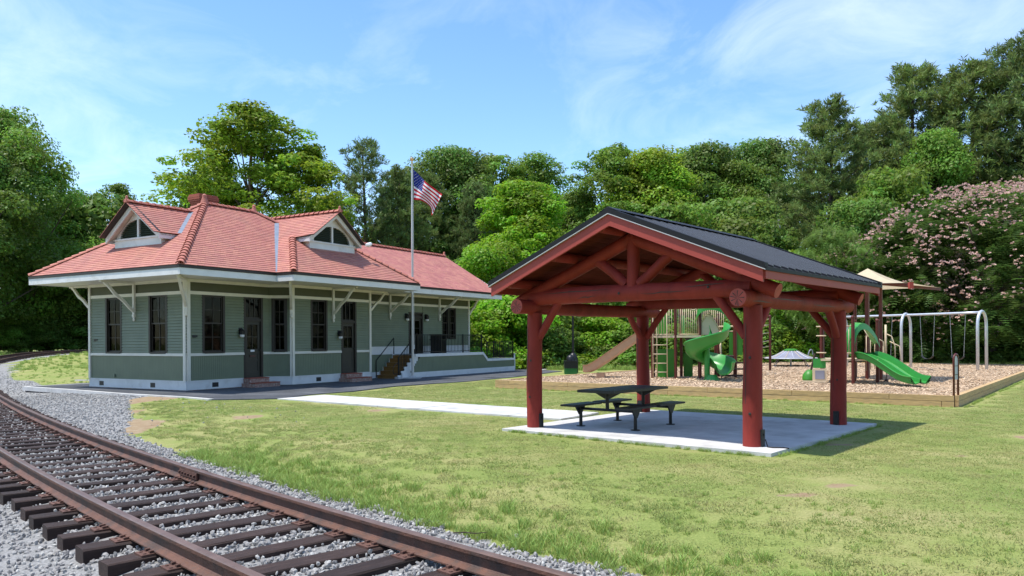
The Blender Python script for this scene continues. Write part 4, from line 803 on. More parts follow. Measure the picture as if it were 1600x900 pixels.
# dormer gables with arched louvres
def gable(T, w2, zb, ridge_z, k, over, face_w, extra):
    """T(s, e, z): s across (0 centre), e outward from the face; zb bottom of the face"""
    top = ridge_z - .16; m = MB(); sill = zb + .30
    hwf = face_w / 2; ztop = lambda s_: top - abs(s_) * k
    aw, ah = hwf * .81, .65; n_ = 18
    arc = [(aw * math.cos(PI * (1 - i / n_)), sill + ah * math.sin(PI * i / n_)) for i in range(n_ + 1)]
    pts = arc
    # face around the arch: fan between the arch and the gable outline
    for i in range(n_):
        (s0, z0), (s1, z1) = pts[i], pts[i + 1]
        def outer(s_, z_):
            a = math.atan2(z_ - sill, s_); c_, s2 = math.cos(a), math.sin(a); t = 9
            if abs(c_) > 1e-6: t = min(t, hwf / abs(c_))
            t = min(t, (top - sill) / (s2 + abs(c_) * k + 1e-9)); return (c_ * t, sill + s2 * t)
        o0, o1 = outer(s0, z0), outer(s1, z1)
        m.add([T(s0, 0, z0), T(s1, 0, z1), T(o1[0], 0, o1[1]), T(o0[0], 0, o0[1])], [(0, 1, 2, 3)]); m.add([T(s0, 0, z0), T(s1, 0, z1), T(s1, -.09, z1), T(s0, -.09, z0)], [(0, 3, 2, 1)])
    g = m.obj('dormer', MT['white'], st, label='arched louvred dormer gable')
    m = MB(); wbox(m, T, -hwf - .02, hwf + .02, -.6, .03, zb - .12, sill - .055); wbox(m, T, -hwf - .04, hwf + .04, -.6, .07, sill - .055, sill); m.obj('dormer_sill', MT['white'], g)
    m = MB(); wbox(m, T, -.045, .045, -.085, .015, sill, sill + ah); m.obj('mullion', MT['white'], g)
    m = MB(); m.prism([T(s_, -.13, z_) for s_, z_ in arc], T(0, -.10, 0) - T(0, -.13, 0)); m.obj('louvre_back', MT['louvre'], g)
    nl = 9
    for i in range(nl):
        z = sill + ah * (i + .35) / nl; wd = aw * math.sqrt(max(0, 1 - ((z - sill + .02) / ah) ** 2))
        for (a, b) in ((-wd, -.05), (.05, wd)):
            if b - a < .05: continue
            q = MB(); q.hexa([T(a, -.09, z + .05), T(b, -.09, z + .05), T(b, -.02, z), T(a, -.02, z), T(a, -.09, z + .065), T(b, -.09, z + .065), T(b, -.02, z + .015), T(a, -.02, z + .015)]); q.obj('louvre', MT['louvre'], g)
    for sg in (-1, 1):
        q = MB(); q.hexa([T(0, over - .05, top - .07), T(sg * w2, over - .05, top - .07 - w2 * k), T(sg * w2, over, top - .07 - w2 * k), T(0, over, top - .07), T(0, over - .05, top + .13), T(sg * w2, over - .05, top + .13 - w2 * k), T(sg * w2, over, top + .13 - w2 * k), T(0, over, top + .13)]); q.obj('barge_board', MT['white'], g)
        q = MB(); q.hexa([T(0, over - .055, top + .13), T(sg * (w2 + .02), over - .055, top + .125 - w2 * k), T(sg * (w2 + .02), over + .03, top + .125 - w2 * k), T(0, over + .03, top + .13), T(0, over - .055, top + .18), T(sg * (w2 + .02), over - .055, top + .18 - w2 * k), T(sg * (w2 + .02), over + .03, top + .18 - w2 * k), T(0, over + .03, top + .18)]); q.obj('drip_edge', MT['gutter'], g)
        q = MB(); q.hexa([T(0, -1.2, top + .05), T(sg * w2, -1.2, top + .05 - w2 * k), T(sg * w2, over - .05, top + .05 - w2 * k), T(0, over - .05, top + .05), T(0, -1.2, top + .10), T(sg * w2, -1.2, top + .10 - w2 * k), T(sg * w2, over - .05, top + .10 - w2 * k), T(0, over - .05, top + .10)]); q.obj('dormer_soffit', MT['cream'], g)
        q = MB(); zz_ = top + .02 - w2 * k; wbox(q, T, min(sg * (w2 - .04), sg * w2), max(sg * (w2 - .04), sg * w2), -extra, over - .05, zz_ - .07, zz_ + .09); wbox(q, T, min(sg * hwf, sg * (w2 - .04)), max(sg * hwf, sg * (w2 - .04)), -extra, .02, zz_ - .07, zz_ - .04); wbox(q, T, min(sg * (hwf - .02), sg * hwf), max(sg * (hwf - .02), sg * hwf), -extra, -.01, zb - .1, zz_ - .04); q.obj('dormer_eave', MT['white'], g)
    return g
gable(lambda s_, e, z: Vector((bu + s_, -.60 - e, z)), 1.47, EZ + (-.60 - bv0) * kf, bz, .735, .24, 2.5, .75)
gable(lambda s_, e, z: Vector((.10 - e, ev - s_, z)), 1.52, EZ + (.10 - mu0) * ke, ez, ks, .26, 2.6, .9)
fl = MB(); fl.tube([(bu + 1.50, DV + .0, 5.62), (bu + 1.62, DV - .03, 5.63), (bu + 1.78, DV - .02, 5.70)], [.06, .10, .07], 8); fl.obj('floodlight', MT['plastic_white'], st, SM)
# chimney: every visible course is laid brick by brick is too fine to see; courses are stepped
ch = MB()
for i in range(16):
    z = 6.30 + i * .075; w = (0, 0, 0, 0, 0, 0, 0, 0, 0, 0, .0, .03, .06, .08, .08, .05)[i]; ch.bx(3.25 - w, 4.02 + w, 3.48 - w, 4.02 + w, z, z + .066)
ch.obj('chimney', MT['chim'], st); m = MB(); m.bx(3.26, 4.01, 3.49, 4.01, 6.2, 7.49); m.obj('chimney_core', MT['mortar'], st)
# ------------------------------------------------------------------ raised deck with steps beside the rear wing
dk = empty('porch_deck', ST_O, ST_A, label='raised grey deck with green skirting, wooden steps and black railing on rear wing', category='deck')
DV0, DV1 = -1.40, RV - .02; DU0, DU1, LU1 = 10.62, 16.1, 19.2; DZ = FLOOR; LZ = .70
n = 11
for i in range(n):
    y0_ = DV0 + (DV1 - DV0) * i / n; y1_ = DV0 + (DV1 - DV0) * (i + 1) / n - .008
    m = MB(); m.bx(DU0, DU1, y0_, y1_, DZ - .04, DZ); m.obj('deck_board', MT['greydeck'], dk)
m = MB(); m.bx(DU1 + .25, LU1, DV0, DV1, LZ - .04, LZ); m.add([(DU1, DV0, DZ - .04), (DU1 + .25, DV0, LZ), (DU1 + .25, DV1, LZ), (DU1, DV1, DZ - .04)], [(0, 1, 2, 3)]); m.obj('landing', MT['greydeck'], dk)
m = MB(); m.bx(DU0 - .05, DU1, DV0 - .05, DV0 - .005, DZ - .12, DZ + .012); m.beam((DU1, DV0 - .028, DZ - .05), (DU1 + .42, DV0 - .028, LZ - .03), .045, .12); m.bx(DU1 + .40, LU1, DV0 - .05, DV0 - .005, LZ - .10, LZ + .01); m.obj('deck_rim', MT['white'], dk)
x = DU0 - .35
while x < LU1 - .02:
    top = DZ - .12 if x < DU1 else (LZ - .10 if x > DU1 + .4 else DZ - .12 - (x - DU1) * .85)
    if x < DU0 + .3: top = .34 + (x - (DU0 - .35)) * 1.0
    m = MB(); m.bx(x, x + .098, DV0 - .03, DV0 - .005, .26, max(.3, top)); m.obj('skirt_board', MT['wains'], dk); x += .105
m = MB(); m.bx(9.62, LU1, DV0 - .055, DV0 - .032, .03, .265); m.obj('skirt_base', MT['white'], dk)
m = MB(); m.bx(LU1 - .02, LU1 + .03, DV0 - .06, DV0 + .06, .05, LZ + .25); m.bx(LU1 - .02, LU1 + .02, DV0 + .06, DV1, .05, LZ); m.obj('end_board', MT['white'], dk)
m = MB(); m.bx(DU0, LU1 - .1, DV0 + .05, DV1, .0, .06); m.bx(16.9, 17.0, DV0, DV0 + .1, 0, .2); m.bx(18.6, 18.7, DV0, DV0 + .1, 0, .2); m.obj('deck_footing', MT['black'], dk)
# steps, rising along the front
NS = 6; ru_ = .215; rz_ = DZ / NS; su0 = 9.42
for i in range(NS):
    m = MB(); u0_ = su0 + i * ru_; z = rz_ * (i + 1) - .002 * (i == NS - 1)
    if i < NS - 1: m.bx(u0_ - .02, u0_ + ru_ + .015, DV0 + .06, DV1 - .06, z - .038, z); m.obj('tread', MT['deckwood'], dk)
    m = MB(); m.bx(u0_, u0_ + .022, DV0 + .06, DV1 - .06, z - rz_ + .002, z - .04); m.obj('riser', MT['deckwood'], dk)
for y_ in (DV0 + .0, DV1 - .055):
    pts = [(su0, y_, .02)]
    for i in range(NS): pts += [(su0 + i * ru_, y_, rz_ * (i + 1)), (su0 + (i + 1) * ru_, y_, rz_ * (i + 1))]
    pts += [(su0 + NS * ru_ + .1, y_, DZ), (su0 + NS * ru_ + .1, y_, .5), (su0 + .55, y_, .02)]
    m = MB(); m.prism(pts, (0, .05, 0)); m.obj('stringer', MT['white'], dk)
m = MB(); m.bx(su0 - .12, su0 + .1, DV0 - .1, DV0 + .1, -.02, .12); m.obj('footing_block', MT['concrete'], dk)
def railing(pts, h=.92, gap=.115, posts=True):
    """posts, rails and balusters along a polyline, each piece its own part"""
    for a, b in zip(pts[:-1], pts[1:]):
        a, b = Vector(a), Vector(b)
        for z in (h, .09):
            m = MB(); m.beam(a + Vector((0, 0, z)), b + Vector((0, 0, z)), .035, .035); m.obj('rail', MT['black'], dk)
        hd = (Vector((b.x, b.y, 0)) - Vector((a.x, a.y, 0))).length; n_ = max(1, int(hd / gap))
        for i in range(1, n_):
            p = a.lerp(b, i / n_); m = MB(); m.bx(p.x - .008, p.x + .008, p.y - .008, p.y + .008, p.z + .09, p.z + h); m.obj('baluster', MT['black'], dk)
    for p in (pts if posts else ()):
        m = MB(); m.bx(p[0] - .025, p[0] + .025, p[1] - .025, p[1] + .025, p[2], p[2] + h + .04); m.obj('rail_post', MT['black'], dk)
yr = DV0 + .03
railing([(su0 + .06, yr, .03), (su0 + NS * ru_ + .05, yr, DZ)], .90, .10)
m = MB(); m.tube([(su0 + .06, yr, .72), (su0 - .22, yr, .62), (su0 - .30, yr, .52), (su0 - .30, yr, .28), (su0 - .24, yr, .24), (su0 + .06, yr, .24)], .016, 6); m.obj('rail', MT['black'], dk)
railing([(su0 + NS * ru_ + .05, yr, DZ), (12.6, yr, DZ), (14.4, yr, DZ), (DU1 - .05, yr, DZ)], .86)
railing([(DU1 + .45, yr, LZ), (LU1 - .06, yr, LZ)], .86); railing([(LU1 - .06, yr, LZ), (LU1 - .06, DV1, LZ)], .86)
railing([(DU1 - .05, yr, DZ), (DU1 + .45, yr, LZ)], .86, .3, False)
yl = DV1 - .03; m = MB(); m.tube([(su0 - .02, yl, .05), (su0 - .02, yl, .80), (su0 + NS * ru_ - .1, yl, DZ + .72), (su0 + NS * ru_ - .1, yl, DZ)], .022, 6); m.obj('handrail', MT['black'], dk)
b = MB(); b.bx(-.27, .27, -.27, .27, 0, .62); b.bx(-.29, .29, -.29, .29, .62, .66); b.bx(-.27, -.22, -.27, .27, .66, .84); b.bx(.22, .27, -.27, .27, .66, .84); b.bx(-.30, .30, -.30, .30, .84, .90)
X, Y = to_world(ST_O, ST_A, 12.75, -.95); X, Y = to_world(ST_O, ST_A, 12.9, -1.0)
lb = b.obj('litter_bin', MT['black'], loc=(X, Y, DZ), rot=(0, 0, ST_A)); tag(lb, 'square black litter bin standing on the raised deck', 'bin')
q = MB()
for i in range(9): q.bx(-.25 + i * .058, -.225 + i * .058, -.285, -.27, .04, .6)
q.obj('slat', MT['black'], lb)

# ------------------------------------------------------------------ flagpole and flag
FX, FY = -4.325, 34.24
fp = empty('flagpole', (FX, FY, 0), label='tall pale metal flagpole with a gold ball in front of the deck', category='flagpole')
m = MB(); m.tube([(0, 0, 0), (0, 0, 3), (.02, 0, 9.35)], [.06, .055, .033], 12); m.obj('pole', MT['pole'], fp, SM)
m = MB(); m.lathe([(.02, 9.33), (.05, 9.40), (.05, 9.43), (.02, 9.45), (.07, 9.50), (.10, 9.57), (.07, 9.64), (.01, 9.67)], 12, (.02, 0, 0)); m.obj('ball', MT['gold'], fp, SM)
m = MB(); m.bx(-.35, .35, -.35, .35, -.05, .075); m.lathe([(.16, .075), (.15, .11), (.08, .14)], 12); m.obj('pole_base', MT['concrete'], fp)
m = MB(); m.tube([(.06, -.03, 9.25), (.075, -.03, 5), (.085, -.03, 1.4)], .006, 4); m.bx(.05, .09, -.05, -.01, 1.3, 1.48); m.obj('halyard', MT['plastic_white'], fp)
# flag cloth: hoist 1.38 m, fly 2.3 m, hanging in diagonal folds to the camera's right
def flag_pt(s_, t):
    """s along the fly 0..1, t down the hoist 0..1"""
    top = Vector((0.06, 0, 9.12))
    x = s_ * (1.25 * (1 - t) + .86 * t) + .16 * math.sin(PI * s_) * t * t + .03 * math.sin(s_ * 9 + t * 2)
    z = -1.33 * t * (1 - s_) + s_ * (-1.08 * (1 - t) - 2.06 * t) + .20 * math.sin(PI * s_) * t * t - .06 * math.sin(PI * s_) * (1 - t)
    y = .24 * math.sin(s_ * 8.5 + t * 2.4) * (0.2 + .8 * s_) + .10 * math.sin(t * 5 + s_ * 4) * s_
    return top + Vector((x, y - .02, z))
fl = empty('flag', (FX, FY, 9.1), label='stars and stripes flag drooping from the flagpole', category='flag'); fo_ = Vector((0, 0, -9.1))
ns = 44
for k in range(13):
    m = MB()
    for i in range(ns):
        s0, s1 = i / ns, (i + 1) / ns
        if k < 7 and s1 <= .401: continue
        for j in range(2):
            t0, t1 = (k + j * .5) / 13, (k + j * .5 + .5) / 13; m.add([flag_pt(s0, t0) + fo_, flag_pt(s1, t0) + fo_, flag_pt(s1, t1) + fo_, flag_pt(s0, t1) + fo_], [(0, 1, 2, 3)])
    m.obj('stripe', MT['flag_red'] if k % 2 == 0 else MT['flag_white'], fl, True)
m = MB(); nc = int(round(.4 * ns)) + 0
for i in range(nc):
    for j in range(10):
        s0, s1 = i / ns, (i + 1) / ns; t0, t1 = j / 10 * 7 / 13, (j + 1) / 10 * 7 / 13; m.add([flag_pt(s0, t0) + fo_, flag_pt(s1, t0) + fo_, flag_pt(s1, t1) + fo_, flag_pt(s0, t1) + fo_], [(0, 1, 2, 3)])
cn = m.obj('canton', MT['flag_blue'], fl, True)
for r_ in range(9):
    for c in range(6 if r_ % 2 == 0 else 5):
        cs_ = .4 * ((c + .5) / 6 if r_ % 2 == 0 else (c + 1) / 6); ct = (r_ + 1) / 10 * 7 / 13; m = MB(); pts = []
        for a in range(10):
            rad = .020 if a % 2 == 0 else .008; an = a * PI / 5; pts.append((cs_ + rad * math.sin(an) * .62, ct - rad * math.cos(an)))
        for off in (-.006, .006): m.add([flag_pt(p, q) + fo_ + Vector((0, off, 0)) for p, q in pts], [tuple(range(10))])
        m.obj('star', MT['flag_white'], cn)

# ------------------------------------------------------------------ log pavilion
pv = empty('log_pavilion', PV_O, PV_A, label='red log picnic pavilion with black standing-seam gable roof on a slab', category='pavilion')
PA, PB = 4.28, 3.87; GZ = .05; LC = 2.29; PK = 2.17; ZR = 3.80; KS = .405; QF, QB, PE = -.72, 4.72, 2.57
def log(name, a, b, r0, r1=None, ends=True, n=14, segs=8, lab=None):
    a, b = Vector(a), Vector(b); pts = []; rs = []; r1 = r1 or r0; ax = (b - a).normalized(); o1 = ax.orthogonal().normalized(); o2 = ax.cross(o1)
    ph = random.uniform(0, 6)
    for i in range(segs + 1):
        t = i / segs; pts.append(a.lerp(b, t) + o1 * .008 * math.sin(ph + t * 5) + o2 * .006 * math.sin(ph * 2 + t * 7)); rs.append((r0 + (r1 - r0) * t) * (1 + random.uniform(-.025, .025)))
    m = MB(); m.tube(pts, rs, n, True, .012, 1 if ends else None); o_ = m.obj(name, [MT['redlog'], MT['redend']], pv, SM); 
    return o_
def check_marks(parent_pos, axis, r):
    """radial drying cracks on a sawn log end"""
    m = MB(); ax = Vector(axis).normalized(); o1 = ax.orthogonal().normalized(); o2 = ax.cross(o1); c = Vector(parent_pos)
    for k in range(9):
        a = k * 2 * PI / 9 + random.uniform(-.2, .2); d = o1 * math.cos(a) + o2 * math.sin(a); w = d.cross(ax) * .006; l = r * random.uniform(.7, .97)
        m.add([c + d * r * .12 - w * .3, c + d * r * .12 + w * .3, c + d * l + w * 1.2, c + d * l - w * 1.2], [(0, 1, 2, 3)])
    m.obj('end_crack', MT['gutter'], pv)
for (x, y) in ((0, 0), (PA, 0), (PA, PB), (0, PB)):
    po = log('post', (x, y, GZ), (x, y, LC - .10), .150, .138, False, 16, 10)
    m = MB(); m.bx(x + .135 if y == 0 else x - .05, x + .165 if y == 0 else x + .05, y - .05 if y == 0 else y - .17, y + .05 if y == 0 else y - .135, GZ + .005, GZ + .26); m.bx(x + .165 if y == 0 else x - .012, x + .178 if y == 0 else x + .012, y - .012 if y == 0 else y - .182, y + .012 if y == 0 else y - .17, GZ + .17, GZ + .2); m.obj('post_bracket', MT['black'], pv)
    ck = MB(); cx_ = x - .150; 
    ck.add([(x - .06, y - .142, .7), (x - .052, y - .1445, .7), (x - .045, y - .147, 1.9), (x - .058, y - .143, 1.95)], [(0, 1, 2, 3)]); ck.obj('crack', MT['gutter'], pv)
for x in (0, PA):
    log('side_beam', (x, -.52, LC), (x, 4.42, LC), .135, .125, True, 16, 12); check_marks((x, -.523, LC), (0, 1, 0), .13)
for y in (0, PB):
    log('tie_beam', (-.02, y, 2.475), (PA + .02, y, 2.475), .152, .145, False, 14, 12)
    log('king_post', (PK, y, 2.56), (PK, y, 3.42), .112, .108, False, 12, 4)
    for sg in (-1, 1):
        log('rafter', (PK + sg * 2.52, y, 3.42 - 2.52 * KS), (PK - sg * .06, y, 3.42), .118, .112, True, 12, 6)
        log('strut', (PK + sg * .12, y, 2.62), (PK + sg * .74, y, 3.08), .092, .088, False, 12, 4)
for sg in (-1, 1):
    for d_ in (.19, 1.20, 2.22):
        z = ZR - .10 - d_ * KS - .085; log('purlin', (PK + sg * d_, QF + .04, z), (PK + sg * d_, QB - .04, z), .088, .085, True, 12, 6); check_marks((PK + sg * d_, QF + .037, z), (0, 1, 0), .08)
def brace(a, b): log('brace', a, b, .072, .068, False, 12, 4)
brace((.10, 0, 1.72), (.62, 0, 2.40)); brace((PA - .10, 0, 1.72), (PA - .62, 0, 2.40)); brace((.10, PB, 1.72), (.62, PB, 2.40)); brace((PA - .10, PB, 1.72), (PA - .62, PB, 2.40))
for x in (0, PA): brace((x, .10, 1.72), (x, .56, 2.22)); brace((x, PB - .10, 1.72), (x, PB - .56, 2.22))
def log_crack(pts, w):
    """a long drying crack: thin dark sliver following a log's surface"""
    m = MB(); pts = [Vector(p) for p in pts]; n = len(pts)
    for i in range(n - 1):
        a, b = pts[i], pts[i + 1]; wa = w * math.sin(PI * (i + .15) / (n - .7)) + .001; wb = w * math.sin(PI * (i + 1.15) / (n - .7)) + .001
        m.add([a - Vector((0, 0, wa)), b - Vector((0, 0, wb)), b + Vector((0, 0, wb)), a + Vector((0, 0, wa))], [(0, 1, 2, 3)])
    m.obj('crack', MT['gutter'], pv)
random.seed(31)
for (x0_, x1_, zc, r_) in ((.35, 1.75, 2.53, .153), (2.4, 3.3, 2.44, .153), (1.1, 1.5, 2.42, .155), (3.2, 3.9, 2.52, .151)):
    log_crack([(x0_ + (x1_ - x0_) * i / 7, -math.sqrt(max(0, r_ ** 2 - (zc - 2.475) ** 2)) - .004, zc + random.uniform(-.008, .008) + .02 * i / 7) for i in range(8)], .006)
for (y0_, y1_, zc) in ((.4, 1.7, 2.31), (2.2, 3.3, 2.26), (-.3, .4, 2.25)):
    log_crack([(PA + .137, y0_ + (y1_ - y0_) * i / 6, zc + random.uniform(-.006, .006)) for i in range(7)], .005)
for (x, y, z, r_) in ((0, 0, .62, .150), (PA, 0, .55, .150), (PA, 0, 1.4, .146), (PA, PB, .9, .148), (0, 0, 1.3, .146), (2.0, 0, 2.47, .155), (3.6, 0, 2.50, .153)):
    m = MB(); m.lathe([(.024, 0), (.020, .006), (.006, .009)], 9); o_ = m.obj('knot', MT['gutter'], pv); o_.rotation_euler = (PI / 2, 0, 0); o_.location = (x + random.uniform(-.03, .03), y - r_ + .004, z)
# roof: boards below, black seamed panels above
nb = 17
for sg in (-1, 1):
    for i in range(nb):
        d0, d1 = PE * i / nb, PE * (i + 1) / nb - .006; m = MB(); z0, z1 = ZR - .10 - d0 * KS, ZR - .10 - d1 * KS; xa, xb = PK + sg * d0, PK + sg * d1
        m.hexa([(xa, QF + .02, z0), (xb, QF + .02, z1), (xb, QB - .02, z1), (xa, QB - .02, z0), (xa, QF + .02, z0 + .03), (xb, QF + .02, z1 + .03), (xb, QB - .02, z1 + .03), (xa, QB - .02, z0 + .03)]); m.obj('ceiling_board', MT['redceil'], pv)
    npn = 20; w = (QB - QF + .08) / npn
    for i in range(npn):
        y0_ = QF - .04 + i * w; y1_ = y0_ + w; m = MB(); e = PE + .06
        za, zb = ZR - .045, ZR - .045 - e * KS; xa, xb = PK, PK + sg * e; t_ = .012
        m.hexa([(xa, y0_ + .001, za), (xb, y0_ + .001, zb), (xb, y1_ - .001, zb), (xa, y1_ - .001, za), (xa, y0_ + .001, za + t_), (xb, y0_ + .001, zb + t_), (xb, y1_ - .001, zb + t_), (xa, y1_ - .001, za + t_)])
        for (k0, k1, c_) in ((.0, .030, 0), (.0302, .046, 1)):
            w0, w1 = (.004, .034) if c_ == 0 else (.0, .038); m.cm = c_
            m.hexa([(xa, y0_ + w0, za + t_ + k0), (xb, y0_ + w0, zb + t_ + k0), (xb, y0_ + w1, zb + t_ + k0), (xa, y0_ + w1, za + t_ + k0), (xa, y0_ + w0 + .004, za + t_ + k1), (xb, y0_ + w0 + .004, zb + t_ + k1), (xb, y0_ + w1 - .004, zb + t_ + k1), (xa, y0_ + w1 - .004, za + t_ + k1)])
        m.obj('roof_panel', [MT['blackroof'], MT['seam']], pv)  # second slot: seam caps with the painted highlight
    for (y_, s2) in ((QF - .02, 1), (QB + .02, -1)):
        m = MB(); x1 = PK + sg * (PE + .02); a = Vector((PK, y_, ZR - .135)); b = Vector((x1, y_, ZR - .135 - (PE + .02) * KS)); m.prism([a + Vector((0, 0, -.125)), b + Vector((0, 0, -.125)), b + Vector((0, 0, .075)), a + Vector((0, 0, .075))], (0, .04, 0)); m.obj('barge_board', MT['redboard'], pv)
        m = MB(); x1 = PK + sg * (PE + .07); a = Vector((PK, y_ - .03, ZR - .055)); b = Vector((x1, y_ - .03, ZR - .055 - (PE + .07) * KS)); m.prism([a + Vector((0, 0, -.012)), b + Vector((0, 0, -.012)), b + Vector((0, 0, .085)), a + Vector((0, 0, .085))], (0, .10, 0)); m.obj('gable_trim', MT['trimblack'], pv)
        m = MB(); m.prism([a + Vector((0, -.004 * s2, -.018)), b + Vector((0, -.004 * s2, -.018)), b + Vector((0, -.004 * s2, -.004)), a + Vector((0, -.004 * s2, -.004))], (0, .105, 0)); m.obj('drip_edge', MT['drip'], pv)
    x_ = PK + sg * (PE + .01); zf = ZR - .10 - PE * KS; m = MB(); m.bx(min(x_, x_ + sg * .04), max(x_, x_ + sg * .04), QF + .021, QB - .021, zf - .12, zf + .03); m.obj('eave_board', MT['redboard'], pv)
    m = MB(); x2 = x_ + sg * .045; m.bx(min(x2, x2 + sg * .02), max(x2, x2 + sg * .02), QF - .03, QB + .03, zf - .005, zf + .045); m.obj('eave_trim', MT['trimblack'], pv)
m = MB(); m.prism([(PK - .16, QF - .05, ZR - .075 + .05), (PK, QF - .05, ZR + .005 + .045), (PK + .16, QF - .05, ZR - .075 + .05), (PK, QF - .05, ZR + .03)], (0, QB - QF + .1, 0)); m.obj('ridge_cap', MT['blackroof'], pv)
c = MB(); px_, py_ = PA + .2, -.02; c.tube([(px_, py_, .17), (px_ + .04, py_ - .01, .06), (px_ + .12, py_ - .02, .058), (px_ + .25, py_ + .06, .058), (px_ + .34, py_ + .05, .056)], .010, 6)
m2 = c.obj('power_cable', MT['black'], None, loc=PV_O, rot=(0, 0, PV_A)); tag(m2, 'short black cable lying on the slab by the front pavilion post', 'cable')

# ------------------------------------------------------------------ picnic table
X, Y = to_world(PV_O, PV_A, 1.19, 1.28)
pt = empty('picnic_table', (X, Y, .05), PV_A, label='black metal picnic table with four attached bench seats under the pavilion', category='picnic table')
def slab_part(name, x0, x1, y0, y1, z, t=.035):
    m = MB(); m.bx(x0, x1, y0, y1, z - t, z - .006); o_ = m.obj(name, MT['black'], pt)
    k = max(2, int((x1 - x0) / .058)); 
    for i in range(k):
        q = MB(); a = x0 + (x1 - x0) * i / k; q.bx(a + .006, x0 + (x1 - x0) * (i + 1) / k - .006, y0 + .015, y1 - .015, z - .0055, z); q.obj('slat', MT['black'], o_)
slab_part('table_top', -.40, .40, -1.02, .90, .715, .05)
for sx in (-1, 1):
    for y0_, y1_, yl in ((-1.06, -.16, -.63), (-.02, .92, .63)):
        slab_part('bench_seat', sx * .60 - .16, sx * .60 + .16, y0_, y1_, .43)
        m = MB(); m.tube([(sx * .60, yl, .005), (sx * .60, yl, .36)], .032, 8); m.lathe([(.085, 0), (.085, .014)], 10, (sx * .60, yl, 0))
        m.prism([(sx * .60, yl - .03, .22), (sx * .60, yl + .03, .22), (sx * .60, yl + .16, .39), (sx * .60, yl - .16, .39)], (sx * .03, 0, 0)); m.obj('leg', MT['black'], pt)
for yl in (-.63, .63):
    m = MB(); m.tube([(-.62, yl, .335), (.62, yl, .335)], .026, 8); m.obj('cross_tube', MT['black'], pt)
    m = MB(); m.tube([(0, yl, .335), (0, yl, .67)], .034, 8); m.prism([(-.30, yl - .02, .662), (-.05, yl - .02, .54), (.05, yl - .02, .54), (.30, yl - .02, .662)], (0, .04, 0)); m.obj('table_post', MT['black'], pt)
# ------------------------------------------------------------------ playground
CZ = .27
te = empty('timber_edging', PG_O, PG_A, label='low border of two stacked landscape timbers round the wood-chip playground', category='edging')
def timbers(a, b, off):
    a, b = Vector(a), Vector(b); L_ = (b - a).length; d = (b - a) / L_; s_ = -off; 
    for row in range(2):
        s_ = -(off if row else off * .35) * 2.0
        while s_ < L_:
            p, q = max(0, s_), min(L_, s_ + 2.42)
            if q - p > .08:
                m = MB(); A = a + d * (p + .006); B = a + d * (q - .006); z = .07 + row * .141; ang = math.atan2(d.y, d.x); l = (B - A).length / 2
                m.bx(-l, l, -.069, .069, -.066, .066); m.obj('timber', MT['timber'], te, loc=(A + B) / 2 + Vector((0, random.uniform(-.004, .004), z)), rot=(random.uniform(-.006, .006), 0, ang))
            s_ += 2.42
timbers((.07, .07, 0), (PG_LX - .07, .07, 0), .9); timbers((PG_LX - .07, .21, 0), (PG_LX - .07, PG_LY, 0), .5); timbers((.07, .21, 0), (.07, PG_LY, 0), .7); timbers((.2, PG_LY - .07, 0), (PG_LX - .2, PG_LY - .07, 0), .4)
nx_, ny_ = 60, 104; gxa = np.linspace(.14, PG_LX - .14, nx_); gya = np.linspace(.14, PG_LY - .14, ny_); GA, GB = np.meshgrid(gxa, gya)
gz_ = .235 + .05 * (vnoise(GA, GB, .8, 21) - .5) + .04 * (vnoise(GA, GB, 2.4, 22) - .5)
def pgl(x, y): return to_local(PG_O, PG_A, x, y)
for (wx, wy, r_, dpt) in ((18.9, 34.9, 1.0, .12), (19.7, 35.6, .9, .12), (17.3, 38.2, 1.0, .12), (12.6, 23.6, .8, .10), (7.2, 26.3, .7, .08), (2.9, 28.7, .7, .08)):
    la_, lb_ = pgl(wx, wy); gz_ = gz_ - dpt * np.exp(-((GA - la_) ** 2 + (GB - lb_) ** 2) / (r_ * r_))
me = bpy.data.meshes.new('wood_chip_bed'); me.from_pydata(np.stack([GA.ravel(), GB.ravel(), gz_.ravel()], 1).tolist(), [], [(j * nx_ + i, j * nx_ + i + 1, (j + 1) * nx_ + i + 1, (j + 1) * nx_ + i) for j in range(ny_ - 1) for i in range(nx_ - 1)])
me.materials.append(MT['chipbed']); me.polygons.foreach_set('use_smooth', [True] * len(me.polygons)); link('wood_chip_bed', me, None, PG_O, (0, 0, PG_A), kind='structure')
chips = []
for k in range(8):
    random.seed(60 + k); m = MB(); l, w = random.uniform(.03, .06), random.uniform(.009, .02); m.hexa([(-l, -w, 0), (l, -w * .6, 0), (l * .8, w, 0), (-l, w * .8, 0), (-l, -w, .008), (l, -w * .6, .006), (l * .8, w, .01), (-l, w * .8, .008)]); m.t = [random.random()] * 6; chips.append(m.mesh('chip', MT['chip']))
random.seed(99); n = 26000; ca = RNG.uniform(.2, PG_LX - .2, n); cb = .2 + (PG_LY - .6) * RNG.uniform(0, 1, n) ** 1.5
cz_ = np.array([gz_[min(ny_ - 1, int(b / PG_LY * ny_)), min(nx_ - 1, int(a / PG_LX * nx_))] for a, b in zip(ca, cb)]); wx, wy = to_world(PG_O, PG_A, ca, cb)
cp = instancer('wood_chips', np.stack([wx, wy, cz_ + .006], 1), RNG.uniform(-.5, .5, (n, 3)) * [1, 1, 12], np.repeat(RNG.uniform(.7, 1.4, n)[:, None], 3, 1), RNG.integers(0, 8, n), chips)
tag(cp, 'tan wood chips covering the playground inside the timber border', 'wood chips', kind='stuff')
GP, BP, TP, MP, DG = MT['green_play'], MT['beige_play'], MT['tan_play'], MT['brown_play'], MT['dgreen_play']
